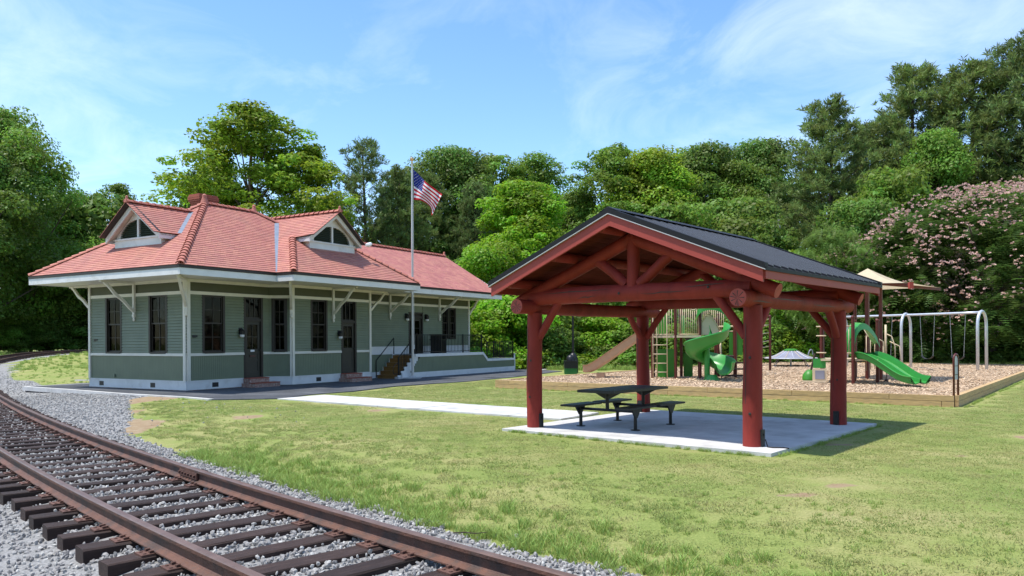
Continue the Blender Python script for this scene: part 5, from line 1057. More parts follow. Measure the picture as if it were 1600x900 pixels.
def sweep(pts, prof, side_of):
    """open trough: sweep a profile (offset, height) with thickness along points; side_of gives the sideways unit vector"""
    m = MB(); k = len(prof); T_ = .03; vs = []
    for i, p in enumerate(pts):
        sd = side_of(i); tan = (pts[min(i + 1, len(pts) - 1)] - pts[max(i - 1, 0)]).normalized(); up = sd.cross(tan); up = up if up.z > 0 else -up
        for (o_, h_) in prof: vs.append(p + sd * o_ + up * h_)
        for (o_, h_) in prof[::-1]: vs.append(p + sd * o_ * .97 + up * (h_ - T_))
    K = 2 * k; fs = [(i * K + j, i * K + (j + 1) % K, (i + 1) * K + (j + 1) % K, (i + 1) * K + j) for i in range(len(pts) - 1) for j in range(K)] + [tuple(range(K)), tuple((len(pts) - 1) * K + j for j in range(K))[::-1]]
    m.add(vs, fs, .5); return m
def bez(p, n=16):
    p = [Vector(q) for q in p]; out = []
    for i in range(n + 1):
        t = i / n; a = p[:]
        while len(a) > 1: a = [a[j].lerp(a[j + 1], t) for j in range(len(a) - 1)]
        out.append(a[0])
    return out
# --- large play structure
ps = empty('play_structure', (5.9, 28.4, .22), -.21, label='large playground tower with green spiral slide, tan straight slide and beige bars', category='play structure'); z0 = -.22
def pole(parent, x, y, zt, r=.055, m=None, name='post'):
    q = MB(); q.tube([(x, y, -.02), (x, y, zt + z0)], r, 10); q.lathe([(r * 1.15, 0), (r * 1.15, .05), (r * .6, .08)], 10, (x, y, zt + z0)); return q.obj(name, m or MP, parent, SM)
def bar(parent, pts, r=.017, m=None, name='bar', n=6): 
    q = MB(); q.tube([Vector(p) + Vector((0, 0, z0)) for p in pts], r, n); return q.obj(name, m or BP, parent, True)
for (x, y, h) in ((0, 0, 2.95), (-.82, 0, 2.5), (.86, .05, 2.9), (.2, 1.25, 2.9), (-.82, 1.25, 2.5), (.86, 1.3, 2.9), (1.55, 1.35, 2.55), (2.15, 1.0, 2.3), (2.2, 2.3, 2.45), (1.5, 2.35, 2.4)): pole(ps, x, y, h)
q = MB(); q.bx(-.86, .90, -.04, 1.3, 1.72 + z0, 1.80 + z0); q.obj('platform', BP, ps); q = MB(); q.bx(.95, 2.15, 1.05, 2.3, .96 + z0, 1.04 + z0); q.obj('platform', MT['chocolate'], ps)
q = MB(); q.prism([(.30, .02, 1.71 + z0), (.86, .02, 1.71 + z0), (.7, .02, 1.48 + z0), (.5, .02, 1.48 + z0)], (0, .05, 0)); q.obj('gusset', MT['chocolate'], ps)
def barrier(x0, x1, y, zb, wave, n, ya=None):
    ya = y if ya is None else ya
    tops = []
    for i in range(n + 1):
        t = i / n; zt = wave(t); x = x0 + (x1 - x0) * t; yy_ = y + (ya - y) * t; bar(ps, [(x, yy_, zb), (x, yy_, zt)], .013, name='barrier_bar'); tops.append((x, yy_, zt))
    bar(ps, tops, .018, name='top_rail'); bar(ps, [(x0, y, zb), (x1, ya, zb)], .018, name='bottom_rail')
barrier(-.78, -.04, .0, 1.84, lambda t: 2.62 + .25 * t, 8); barrier(.05, .82, .02, 1.84, lambda t: 2.92 - .12 * abs(math.sin(t * 6.5)) - .12 * t, 11); barrier(.9, 1.75, 1.3, 1.84, lambda t: 2.98 + .03 * math.sin(t * 9) - .55 * max(0, t - .6), 12)
q = MB(); q.bx(-.72, -.32, 1.2, 1.24, 1.86 + z0, 2.62 + z0); q.obj('panel', DG, ps); q = MB(); q.bx(.22, .34, 1.2, 1.24, 1.86 + z0, 2.55 + z0); q.obj('panel', GP, ps)
q = MB(); q.bx(-.66, -.04, .55, .59, -.0, 1.30 + z0); q.obj('panel', DG, ps); q = MB(); q.bx(.28, .62, 1.28, 1.32, 0, 1.15 + z0); q.obj('panel', DG, ps)
q = MB(); q.prism([(.88, .08, 1.82 + z0), (1.52, .08, 1.82 + z0), (1.52, .08, 1.98 + z0), (1.22, .08, 2.58 + z0), (.88, .08, 2.25 + z0)], (0, .04, 0)); q.obj('entry_panel', BP, ps)
bar(ps, [(.86, .07, 2.22), (1.2, .05, 2.62), (1.56, .05, 1.98)], .02, name='entry_frame')
for x in (-.80, -.66, -.30): bar(ps, [(x, -.14, .27), (x, -.10, 2.75 if x < -.5 else 2.6), (x, .02, 2.85 if x < -.5 else 2.7)], .018, name='ladder_rail')
for z in (.48, .80, 1.13, 1.46): bar(ps, [(-.80, -.13, z), (-.30, -.13, z)], .016, name='rung')
# hood over the slide entry
pts = bez([(.74, -.02, 2.52), (.78, -.25, 2.98), (1.25, -.35, 2.95), (1.70, -.2, 2.98), (1.86, .0, 2.45)], 14); q = MB()
for a, b in zip(pts[:-1], pts[1:]):
    w0 = .21; a, b = Vector(a) + Vector((0, 0, z0)), Vector(b) + Vector((0, 0, z0)); q.hexa([a + Vector((0, 0, -w0)), b + Vector((0, 0, -w0)), b + Vector((0, .06, -w0)), a + Vector((0, .06, -w0)), a, b, b + Vector((0, .45, .04)), a + Vector((0, .45, .04))])
q.obj('slide_hood', GP, ps, SM)
# spiral slide
cx_, cy_ = 1.08, -.62; pts = []; sds = []; nseg = 46
for i in range(nseg + 1):
    t = i / nseg; th = R(38) - R(440) * t; rr = .05; zz_ = 1.83 - 1.45 * t ** .92 if t < .93 else 1.83 - 1.45 * .93 ** .92 - (t - .93) * .25
    sd = Vector((math.cos(th), math.sin(th), 0)); ctr = Vector((cx_, cy_, zz_ + z0)) + (Vector((.22, -.22, 0)) * max(0, (t - .72) / .28))
    pts.append(ctr); sds.append(sd)
sp_prof = [(.10, .34), (.13, .10), (.24, .01), (.42, -.01), (.60, .04), (.72, .18), (.76, .42), (.80, .44)]
m = MB(); k = len(sp_prof); vs = []; K = 2 * k
for p, sd in zip(pts, sds):
    for o_, h_ in sp_prof: vs.append(p + sd * o_ + Vector((0, 0, h_)))
    for o_, h_ in sp_prof[::-1]: vs.append(p + sd * (o_ + .015) + Vector((0, 0, h_ - .035)))
m.add(vs, [(i * K + j, i * K + (j + 1) % K, (i + 1) * K + (j + 1) % K, (i + 1) * K + j) for i in range(nseg) for j in range(K)] + [tuple(range(K)), tuple(nseg * K + j for j in range(K))[::-1]], .5); m.obj('spiral_slide', GP, ps, R(60))
q = MB(); q.tube([(cx_, cy_, -.02), (cx_, cy_, 1.6 + z0)], .10, 12); q.obj('slide_column', GP, ps, SM)
q = MB(); q.lathe([(.30, 0), (.24, .1), (.16, .22)], 12, (cx_ + .15, cy_ - .15, -.02)); q.obj('slide_foot', GP, ps, SM)
# tan slide
pts = bez([(-.86, .62, 1.86), (-1.15, .66, 1.86), (-2.9, 1.02, .55), (-3.0, 1.05, .42), (-3.42, 1.15, .44)], 18); pts = [p + Vector((0, 0, z0)) for p in pts]; sdv = Vector((.2, .98, 0)).normalized()
sweep(pts, [(-.30, .27), (-.27, .27), (-.25, .03), (0, -.01), (.25, .03), (.27, .27), (.30, .27)], lambda i: sdv).obj('straight_slide', TP, ps, R(50)); q = MB(); q.bx(-2.95, -2.65, .85, 1.25, -.02, .40 + z0); q.obj('slide_foot', TP, ps)
# steps and rails on the right, overhead bar to a far post
for i, z in enumerate((.38, .60, .82)):
    q = MB(); q.bx(1.62 + .0, 2.45, 1.0 - .30 * (2 - i) - .25, 1.0 - .30 * (2 - i), z - .05 + z0, z + z0); q.obj('step', MT['chocolate'], ps)
q = MB(); q.prism([(1.6, .25, .30 + z0), (1.6, 1.0, .95 + z0), (1.6, 1.0, .75 + z0), (1.6, .45, .2 + z0)], (.03, 0, 0)); q.obj('stringer', MT['chocolate'], ps)
for x in (1.60, 2.48):
    bar(ps, [(x, .12, .30), (x, .12, 1.05), (x, .45, 1.45), (x, 1.05, 1.95)], .018, name='hand_rail'); bar(ps, [(x, .12, .8), (x, 1.05, 1.45)], .016, name='hand_rail'); bar(ps, [(x, .6, .75), (x, .6, 1.58)], .015, name='hand_rail')
bar(ps, [(1.5, 1.35, 2.12), (2.15, 1.0, 2.12), (3.6, 4.6, 2.2)], .035, name='overhead_rail'); bar(ps, [(1.5, 2.35, 1.95), (2.2, 2.3, 1.95), (3.4, 5.2, 2.2)], .03, name='overhead_rail')
for i in range(7): t = (i + .5) / 7; a = Vector((2.15, 1.0, 2.12)).lerp(Vector((3.6, 4.6, 2.2)), t); b = Vector((2.2, 2.3, 1.95)).lerp(Vector((3.4, 5.2, 2.2)), t); bar(ps, [a, b], .014, name='rung')
pole(ps, 4.05, 7.4, 2.62); 
q = MB(); q.tube([(3.62, 7.2, 0), (3.62, 7.2, 2.2 + z0)], .022, 6); q.obj('ladder_rail', BP, ps)
for z in (.45, .8, 1.25, 1.5, 1.85, 2.2, 2.45): bar(ps, [(3.2, 6.9, z), (3.62, 7.2, z), (4.05, 7.4, z + .08)], .018, name='rung')
q = MB(); q.bx(2.0, 2.5, 2.3, 2.35, 1.04 + z0, 2.0 + z0); q.obj('panel', DG, ps)
# --- small play structure
tdl = empty('toddler_play_structure', (10.7, 24.7, .22), -.408, label='small play tower with wide green double slide under the shade canopy', category='play structure')
for (x, y, h) in ((0, 0, 2.30), (.72, .95, 2.2), (-.95, .8, 2.2), (.05, 1.75, 2.2), (-.95, 1.7, 2.2)): pole(tdl, x, y, h)
q = MB(); q.bx(-.95, .72, .05, 1.7, .95 + z0, 1.01 + z0); q.obj('platform', BP, tdl)
sdv = Vector((.60, .80, 0)); pts = [p + Vector((0, 0, z0)) for p in bez([(.36, .42, 1.03), (.55, .30, 1.07), (.96, -.08, .88), (1.32, -.38, .42), (1.5, -.54, .34), (1.82, -.80, .33)], 18)]
sweep(pts, [(-.52, .20), (-.48, .21), (-.45, .03), (-.24, -.01), (-.05, .03), (-.03, .14), (.03, .14), (.05, .03), (.24, -.01), (.45, .03), (.48, .21), (.52, .20)], lambda i: sdv).obj('double_slide', GP, tdl, R(50))
pts = bez([(.02, -.02, 1.25), (.0, -.05, 2.35), (.4, .45, 2.42), (.78, .98, 1.55)], 14); q = MB()
for a, b in zip(pts[:-1], pts[1:]):
    a, b = Vector(a) + Vector((0, 0, z0)), Vector(b) + Vector((0, 0, z0)); w0 = .20; q.hexa([a + Vector((.02, -.02, -w0)), b + Vector((.02, -.02, -w0)), b + Vector((-.02, .04, -w0)), a + Vector((-.02, .04, -w0)), a, b, b + Vector((-.25, .25, .03)), a + Vector((-.25, .25, .03))])
q.obj('slide_hood', GP, tdl, SM)
def tb(pts, r=.016, name='bar'): return bar(tdl, pts, r, BP, name)
for i in range(3): tb([(-.32 + .10 * i, .02, 1.14), (-.32 + .10 * i, .02, 2.05)], .013, 'barrier_bar')
tb([(-.5, .02, 2.05), (0, 0, 2.05)], .018, 'top_rail'); tb([(-.5, .02, 1.2), (0, 0, 1.2)], .018, 'bottom_rail')
for i in range(5): t = i / 4; tb([(.40 + .5 * t, 1.3, .6 + .1 * t), (.40 + .5 * t, 1.3, 1.75 - .5 * max(0, t - .3) + .08 * math.sin(t * 3))], .013, 'barrier_bar')
tb([(.34, 1.3, 1.95), (.45, 1.3, 1.72), (.62, 1.3, 1.74), (.9, 1.3, 1.55), (.94, 1.3, .9)], .018, 'top_rail'); tb([(.98, 1.5, .9), (.98, 1.5, 2.1)], .035, 'bar'); tb([(1.0, 1.5, 1.8), (1.15, 1.45, 1.72), (1.25, 1.42, 1.4), (1.25, 1.42, .7)], .018, 'hand_rail'); tb([(1.1, 1.5, 1.55), (1.38, 1.38, 1.4), (1.44, 1.36, .6)], .018, 'hand_rail')
q = MB(); q.bx(-1.18, -.80, .1, .14, .72 + z0, 1.02 + z0); q.obj('panel', GP, tdl); q = MB(); q.bx(-1.2, -.78, .08, .12, .30 + z0, .70 + z0); q.obj('step_frame', BP, tdl); q = MB(); q.bx(-1.12, -.84, .06, .085, .36 + z0, .64 + z0); q.obj('step_panel', MT['grey_fabric'], tdl)
q = MB(); q.bx(-1.5, -.8, -.15, .08, .26 + z0, .31 + z0); q.obj('step', BP, tdl)
q = MB(); q.lathe([(.16, 0), (.24, .10), (.22, .26), (.12, .38), (.03, .42)], 9, (-1.32, .75, .0)); q.obj('boulder', DG, tdl, SM)
q = MB(); q.tube([(-1.3, .8, .3), (-1.15, .8, .95)], .035, 6); q.tube([(-.88, .78, 0), (-.88, .78, 2.1 + z0)], .03, 6); q.obj('climber_arm', MT['chocolate'], tdl)
for z in (1.2, 1.75, 2.05): bar(tdl, [(-1.1, .6, z), (-.8, .55, z)], .02, BP, 'rung')
q = MB(); q.tube([(1.0, 1.2, 1.0 + z0), (.98, 1.2, .06)], .012, 6); q.lathe([(.02, 0), (.06, .03), (.06, .1), (.02, .13)], 8, (.98, 1.2, .0)); q.obj('tether_ball', MT['chocolate'], tdl)
# --- shade canopy
sc_ = empty('shade_canopy', (12.75, 27.2, .22), 0, label='beige fabric shade canopy on maroon posts above the small play tower', category='canopy'); O_ = Vector((12.75, 27.2, .22))
cor = [Vector((12.70, 25.05, 3.42)) - O_, Vector((15.25, 28.0, 3.44)) - O_, Vector((13.1, 30.2, 3.44)) - O_, Vector((10.35, 27.2, 3.50)) - O_]; pk = Vector((12.55, 27.75, 4.12)) - O_; m = MB(); G = 8
for k in range(4):
    A, B = cor[k], cor[(k + 1) % 4]; grid = []
    for i in range(G + 1):
        row = []
        for j in range(G + 1):
            t = j / G; e = A.lerp(B, t); ctr = (A + B) / 2 * .10 + pk * 0 ; e = e + (pk - e) * .16 * (4 * t * (1 - t)) * .5; s_ = i / G; p = e.lerp(pk, s_); p.z -= .16 * math.sin(s_ * PI) + .10 * (4 * t * (1 - t)) * (1 - s_) * .3; row.append(p)
        grid.append(row)
    for i in range(G):
        for j in range(G): m.add([grid[i][j], grid[i][j + 1], grid[i + 1][j + 1], grid[i + 1][j]], [(0, 1, 2, 3)])
m.obj('fabric', MT['sail'], sc_, True)
for (x, y, tgt) in ((12.15, 26.95, 0), (12.60, 26.90, 1), (12.25, 28.1, 3), (12.75, 28.2, 2)):
    q = MB(); b = Vector((x, y, .22)) - O_; q.tube([b, b + Vector((0, 0, 3.35))], .062, 10); q.obj('post', MP, sc_, SM)
    q = MB(); q.beam(b + Vector((0, 0, 3.3)), cor[tgt] + Vector((0, 0, -.05)), .06, .09); q.obj('arm', MP, sc_)
q = MB(); c = cor[0]; q.bx(c.x - .06, c.x + .06, c.y - .06, c.y + .06, c.z - .18, c.z + .02); q.obj('corner_bracket', MT['redboard'], sc_)
# --- saucer climber
dm = empty('saucer_climber', (14.3, 40.4, .22), .2, label='grey umbrella-shaped saucer climber with green hub on thin legs', category='climber'); ns_ = 16
for i in range(ns_):
    a0, a1 = 2 * PI * i / ns_, 2 * PI * (i + 1) / ns_ - .03; m = MB(); pr = [(.22, .86), (.50, .70), (.80, .54), (1.05, .45), (1.26, .43)]; vs = []
    for a in (a0, a1):
        for r_, z in pr: vs.append((r_ * math.cos(a), r_ * math.sin(a), z))
    m.add(vs, [(j, j + 1, 5 + j + 1, 5 + j) for j in range(4)]); m.obj('panel', MT['grey_fabric'], dm)
    m = MB(); a = a1 + .015; m.tube([(r_ * math.cos(a), r_ * math.sin(a), z + .008) for r_, z in pr], .014, 5); m.obj('rib', BP if i % 2 else MT['galv'], dm)
m = MB(); m.tube([(1.28 * math.cos(2 * PI * i / 32), 1.28 * math.sin(2 * PI * i / 32), .43) for i in range(33)], .028, 6); m.obj('rim', MT['galv'], dm)
m = MB(); m.lathe([(.36, .80), (.34, .86), (.22, .90), (.05, .91)], 12); m.obj('hub', DG, dm)
for a in (.3, 1.87, 3.44, 5.0): m = MB(); m.tube([(.75 * math.cos(a), .75 * math.sin(a), .54), (1.15 * math.cos(a), 1.15 * math.sin(a), 0)], .022, 6); m.obj('leg', MT['chain'], dm)
m = MB(); m.tube([(0, 0, 0), (0, 0, .82)], .05, 8); m.obj('leg', MT['galv'], dm); m = MB(); m.tube(bez([(.8, -.3, .56), (.85, -.32, .95), (1.1, -.3, .95), (1.05, -.3, .6)], 10), .03, 6); m.obj('grab_handle', MT['chain'], dm)
# --- swing set
sw = empty('swing_set', (18.6, 37.2, .22), 0, label='galvanised arch swing set with belt swings in front of the blossoming tree', category='swing set'); SO = Vector((18.6, 37.2, .22)); AR = [Vector((20.3, 34.0, .22)), Vector((18.62, 37.2, .22)), Vector((16.94, 40.4, .22))]; ld = Vector((.755, .655, 0)) * .52; ZB = 2.52
for a in AR:
    a = a - SO; pts = [a - ld, a - ld + Vector((0, 0, 1.9))] + [a + ld * (-math.cos(PI * i / 10)) + Vector((0, 0, 1.95 + .62 * math.sin(PI * i / 10))) for i in range(1, 10)] + [a + ld + Vector((0, 0, 1.9)), a + ld]; m = MB(); m.tube(pts, .062, 10); m.obj('arch', MT['galv'], sw, True)
m = MB(); bp = bez([AR[0] - SO + Vector((0, 0, ZB)), AR[1] - SO + Vector((0, 0, ZB - .02)), AR[2] - SO + Vector((0, 0, ZB))], 8); m.tube(bp, .052, 8); m.obj('top_bar', MT['galv'], sw, True)
bd = (AR[2] - AR[0]).normalized()
for bay in (0, 1):
    for f_ in (.30, .70):
        c = AR[bay].lerp(AR[bay + 1], f_) - SO; b_seat = MB(); pts = []
        for sgn in (-1, 1):
            m = MB(); tp_ = c + bd * .36 * sgn + Vector((0, 0, ZB - .05)); bt = c + bd * .27 * sgn + Vector((0, 0, .60)); L_ = (tp_ - bt).length; k = int(L_ / .09)
            for i in range(k): p, q_ = bt.lerp(tp_, i / k), bt.lerp(tp_, (i + 1.15) / k); m.beam(p, q_, .020 if i % 2 else .008, .008 if i % 2 else .020)
            m.obj('chain', MT['chain'], sw)
        sp = bez([c + bd * -.27 + Vector((0, 0, .60)), c + bd * -.2 + Vector((0, 0, .40)), c + bd * .2 + Vector((0, 0, .40)), c + bd * .27 + Vector((0, 0, .60))], 10); m = MB(); pd = Vector((bd.y, -bd.x, 0))
        for p, q_ in zip(sp[:-1], sp[1:]): m.hexa([p - pd * .08, q_ - pd * .08, q_ + pd * .08, p + pd * .08, p - pd * .08 + Vector((0, 0, .014)), q_ - pd * .08 + Vector((0, 0, .014)), q_ + pd * .08 + Vector((0, 0, .014)), p + pd * .08 + Vector((0, 0, .014))])
        m.obj('swing_seat', MT['rubber'], sw)
# --- playground sign, lamp post, bin, wooden post
sg_ = empty('playground_sign', (10.72, 19.02, 0), .72, label='maroon looped-pipe sign post with grey panel at the playground corner', category='sign')
pts = [(-.135, 0, -.05), (-.135, 0, 1.12)] + [(-.135 * math.cos(PI * i / 8), 0, 1.14 + .135 * math.sin(PI * i / 8)) for i in range(1, 8)] + [(.135, 0, 1.12), (.135, 0, -.05)]; m = MB(); m.tube(pts, .026, 8); m.obj('frame', MP, sg_, True)
pts = [(-.105, 0, .66), (.105, 0, .66), (.105, 0, 1.12)] + [(.105 * math.cos(PI * i / 8), 0, 1.13 + .105 * math.sin(PI * i / 8)) for i in range(1, 8)] + [(-.105, 0, 1.12)]; m = MB(); m.prism([Vector(p) + Vector((0, -.006, 0)) for p in pts], (0, .012, 0)); m.obj('panel', MT['signgrey'], sg_)
for z in (.78, .99): m = MB(); m.bx(-.105, .105, -.011, .011, z - .006, z + .006); m.obj('panel_divider', MT['chocolate'], sg_)
lp = empty('lamp_post', (3.05, 39.4, 0), 0, label='black fluted lamp post with domed base beyond the tan slide', category='lamp post')
m = MB(); m.tube([(0, 0, .9), (0, 0, 2.2), (0, 0, 4.0)], [.065, .05, .045], 10); m.obj('pole', MT['black'], lp); m = MB(); m.lathe([(.26, 0), (.26, .55), (.24, .72), (.17, .9), (.10, .98), (.065, 1.0)], 12); m.obj('base', MT['black'], lp, SM)
m = MB(); m.lathe([(.06, 4.0), (.12, 4.06), (.18, 4.35), (.16, 4.55), (.05, 4.68)], 10); m.obj('lantern', MT['white'], lp, SM)
bn = empty('park_bin', (2.83, 38.1, 0), 0, label='square bin with black upper half and green lower half by the lamp post', category='bin')
m = MB(); m.bx(-.31, .31, -.31, .31, .28, .62); m.bx(-.33, .33, -.33, .33, .60, .64); m.obj('upper_body', MT['black'], bn); m = MB(); m.bx(-.30, .30, -.30, .30, 0, .279); m.obj('lower_body', MT['bingreen'], bn); m = MB(); m.lathe([(.21, .64), (.20, .80), (.12, .90), (.03, .93)], 12); m.obj('dome_lid', MT['black'], bn, SM)
wp = MB(); wp.bx(-.16, .16, -.12, .12, 0, 2.15); wp.bx(-.17, .0, -.13, -.115, 1.1, 2.1); tag(wp.obj('wooden_post', MT['weathered'], loc=(6.85, 50.2, 0)), 'short weathered square wooden post at the edge of the bushes', 'post')
TREES = [
    ('full', -48.98, 76, 23.91, 0.84, 'mid', 'tall rounded broadleaf tree at the left edge of the photo'),
    ('full', -48.55, 68, 19.41, 1.1, 'deep', 'dark broadleaf tree cut off by the left frame edge'),
    ('tall', -47.58, 86, 17.68, 1.0, 'mid', 'slim leafy tree beside the tall left-edge tree, left of the roof'),
    ('airy', -44.39, 88, 18.9, 1.1, 'mid', 'thin-topped tree just left of the station end dormer'),
    ('bush', -47.1, 80, 9.49, 1.2, 'deep', 'dark bushy tree under the left eave of the station'),
    ('bush', -44.28, 82, 10.02, 1.1, 'deep', 'dark bushy tree touching the left corner of the station roof'),
    ('bush', -46.81, 72, 4.54, 1.0, 'mid', 'low leafy shrub above the far track at the left frame edge'),
    ('shrub', -45.84, 75, 2.85, 1.3, 'deep', 'dark shrub behind the curving far track'),
    ('shrub', -44.95, 79, 2.63, 1.3, 'deep', 'dark shrub at the far bend of the track beside the station'),
    ('airy', -19.65, 60, 19.57, 1.45, 'yellow', 'tall open yellow-green tree rising behind the station ridge'),
    ('airy', -24.11, 64, 15.79, 1.15, 'yellow', 'smaller airy yellow-green tree left of the tall one behind the chimney'),
    ('airy', -16.64, 62, 17.17, 1.3, 'yellow', 'yellow-green tree behind the station roof valley'),
    ('tall', -15.75, 66, 14.14, 0.9, 'olive', 'olive-green tree between the yellow-green tree and the lone pine'),
    ('pine', -23.51, 58, 13.49, 0.5, 'pine_dark', 'small dark conifer tip peeking beside the brick chimney'),
    ('pine_open', -11.97, 64, 18.11, 1.0, 'pine_dark', 'lone open-branched pine left of the flagpole'),
    ('pine', -9.46, 66, 16.14, 0.9, 'pine', 'dark pine directly behind the flagpole'),
    ('pine', -7.42, 70, 16.54, 1.0, 'pine', 'dark pine behind the flag'),
    ('full', -5.18, 74, 20.38, 0.9, 'deep', 'deep green broadleaf crown just right of the flag'),
    ('pine', -3.13, 68, 15.26, 0.8, 'pine_dark', 'shaded pine between the flag and the bright green tree'),
    ('airy', -1.25, 76, 20.12, 1.15, 'mid', 'light-topped tree behind the bright green maple'),
    ('airy', 2.52, 78, 20.2, 1.15, 'mid', 'second light-topped tree behind the bright green maple, further right'),
    ('bushtall', 1.09, 57, 13.46, 1.05, 'bright', 'bright lime-green maple left of the pavilion roof'),
    ('bush', -1.41, 51, 8.26, 0.9, 'bright', 'lower lime-green tree beside the rear eave of the station'),
    ('bush', -3.26, 52, 7.43, 0.7, 'deep', 'dark leafy tree behind the deck railing'),
    ('tall', 6.06, 70, 15.61, 0.9, 'mid', 'mid-green tree behind the left slope of the pavilion roof'),
    ('airy', 9.06, 68, 19.01, 1.2, 'mid', 'airy tree with thin top above the pavilion peak'),
    ('tall', 12.01, 66, 18.26, 1.1, 'yellow', 'yellowish pointed tree above the black pavilion roof'),
    ('full', 17.55, 72, 20.09, 0.9, 'deep', 'rounded deep green crown above the middle of the black roof'),
    ('tall', 20.02, 70, 17.97, 0.9, 'mid', 'mid-green tree left of the big pines'),
    ('full', 23.7, 74, 21.05, 0.8, 'deep', 'dark crown rising beside the first big pine'),
    ('bush', 8.48, 56, 10.75, 1.0, 'mid', 'leafy tree behind the pavilion peak'),
    ('bush', 11.91, 55, 11.69, 1.0, 'mid', 'leafy tree behind the pavilion ridge'),
    ('bush', 15.59, 57, 12.27, 1.1, 'olive', 'olive leafy tree behind the far end of the pavilion ridge'),
    ('bush', 17.39, 54, 9.94, 0.9, 'deep', 'dark leafy tree behind the far end of the black roof'),
    ('bush', 17.72, 50, 7.49, 0.8, 'bright', 'light green leafy bush above the black roof edge'),
    ('pine', 25.11, 62, 20.4, 1.15, 'pine', 'broad dark pine at the left of the right-hand pine group'),
    ('pine', 30.27, 66, 19.76, 0.9, 'pine_dark', 'pine between the broad pine and the tall pine'),
    ('pine', 32.81, 64, 23.88, 1.1, 'pine', 'tall pine with a domed top in the right-hand group'),
    ('pine', 36.42, 62, 23.41, 1.2, 'pine', 'wide dark pine above the blossoming tree'),
    ('pine', 39.16, 60, 24.49, 1.1, 'pine_dark', 'tallest pine cut off by the right frame edge'),
    ('pine', 42.08, 58, 20.78, 1.1, 'pine_dark', 'pine just beyond the right frame edge'),
    ('tall', 30.98, 58, 17.31, 0.8, 'mid', 'vine-covered mid-green tree among the right-hand pines'),
    ('bush', 26.19, 54, 13.62, 0.9, 'mid', 'leafy tree below the right-hand pines'),
    ('bush', 32.19, 52, 12.29, 0.9, 'deep', 'dark leafy tree between the wide pine and the blossoms'),
    ('bush', 23.1, 52, 11.29, 0.8, 'deep', 'dark leafy tree under the broad pine'),
    ('fern', 19.56, 48, 9.19, 0.55, 'fern_light', 'light feathery tree behind the right slope of the black roof'),
    ('fern', 23.22, 50, 9.08, 0.55, 'fern_light', 'feathery green tree left of the pink blossoms'),
    ('silk', 28.52, 47, 10.93, 1.15, 'fern', 'large dome-shaped tree covered with pink blossoms'),
    ('silk', 26.78, 51, 8.09, 0.75, 'fern', 'smaller pink-blossomed tree behind the shade canopy'),
]
SHRUBS = [
    (-1.96, 45.0, 3.61, 'bright'),
    (-0.14, 47.0, 4.57, 'bright'),
    (2.14, 52.0, 5.49, 'mid'),
    (2.70, 46.0, 2.62, 'deep'),
    (4.29, 50.0, 4.85, 'mid'),
    (5.36, 47.0, 3.20, 'bright'),
    (6.93, 46.0, 2.78, 'mid'),
    (8.18, 49.0, 4.04, 'deep'),
    (9.17, 46.0, 2.58, 'mid'),
    (11.60, 50.0, 4.07, 'deep'),
    (13.22, 50.0, 3.65, 'deep'),
    (14.25, 48.0, 3.18, 'mid'),
    (16.48, 50.0, 4.04, 'bright'),
    (17.54, 49.0, 2.79, 'deep'),
    (19.32, 50.0, 3.62, 'bright'),
    (20.53, 49.0, 3.97, 'mid'),
    (22.57, 50.0, 3.19, 'deep'),
    (24.40, 50.0, 3.99, 'deep'),
    (25.90, 49.0, 3.14, 'deep'),
    (27.33, 48.0, 3.29, 'deep'),
    (29.47, 48.0, 3.08, 'deep'),
    (30.77, 47.0, 3.43, 'deep'),
]
# ------------------------------------------------------------------ vegetation
def quads_mesh(name, V, tint, mats, mi=None, tri=None):
    """V: (n,4,3) quads"""
    n = len(V); me = bpy.data.meshes.new(name); me.vertices.add(n * 4); me.vertices.foreach_set('co', V.astype(np.float32).ravel()); me.loops.add(n * 4); me.loops.foreach_set('vertex_index', np.arange(n * 4, dtype=np.int32))
    me.polygons.add(n); me.polygons.foreach_set('loop_start', np.arange(0, n * 4, 4, dtype=np.int32)); me.update(calc_edges=True)
    at = me.attributes.new('tint', 'FLOAT', 'FACE'); at.data.foreach_set('value', np.clip(tint, 0, 1).astype(np.float32))
    for m in mats: me.materials.append(m)
    if mi is not None: me.polygons.foreach_set('material_index', mi.astype(np.int32))
    return me
def unit(v): return v / (np.linalg.norm(v, axis=-1, keepdims=True) + 1e-9)
def leaf_quads(r, pos, nrm, size, aspect=.62):
    """leaf-shaped diamonds at pos with normal nrm"""
    n = len(pos); t = unit(np.cross(nrm, r.normal(size=(n, 3)))); b = np.cross(nrm, t); s_ = size[:, None]
    fold = nrm * s_ * .18
    return np.stack([pos - t * s_, pos - b * s_ * aspect + fold, pos + t * s_, pos + b * s_ * aspect + fold], 1)
def crown_profile(kind, h):
    if kind == 'full': return np.sin(np.clip(h, 0, 1) ** .75 * PI * .93 + .12) ** .75
    if kind == 'tall': return np.clip(np.sin(h ** .7 * PI * .92 + .15), 0, 1) ** .8 * .72
    if kind == 'airy': return np.clip(np.sin(h ** .8 * PI * .9 + .15), 0, 1) ** .9 * .8
    if kind in ('bush', 'shrub'): return np.clip(1.06 - h ** 2.2, 0, 1) ** .6 * (.8 + .2 * np.sin(h * 9))
    if kind == 'bushtall': return np.clip(1.06 - h ** 1.7, 0, 1) ** .8 * np.clip(.5 + h * 3, 0, 1)
    return np.clip(np.cos(h * PI / 2), 0, 1) ** .5
SPEC = {'full': (16.0, 5.6, .10, 190, 320, 1.12, .118), 'tall': (16.0, 4.8, .08, 160, 310, .95, .118), 'airy': (17.0, 5.2, .14, 190, 175, .68, .105),
        'bush': (9.0, 4.2, .0, 135, 310, .86, .108), 'bushtall': (14.0, 5.2, .02, 210, 310, .86, .115), 'shrub': (3.2, 2.3, .0, 50, 260, .58, .085)}
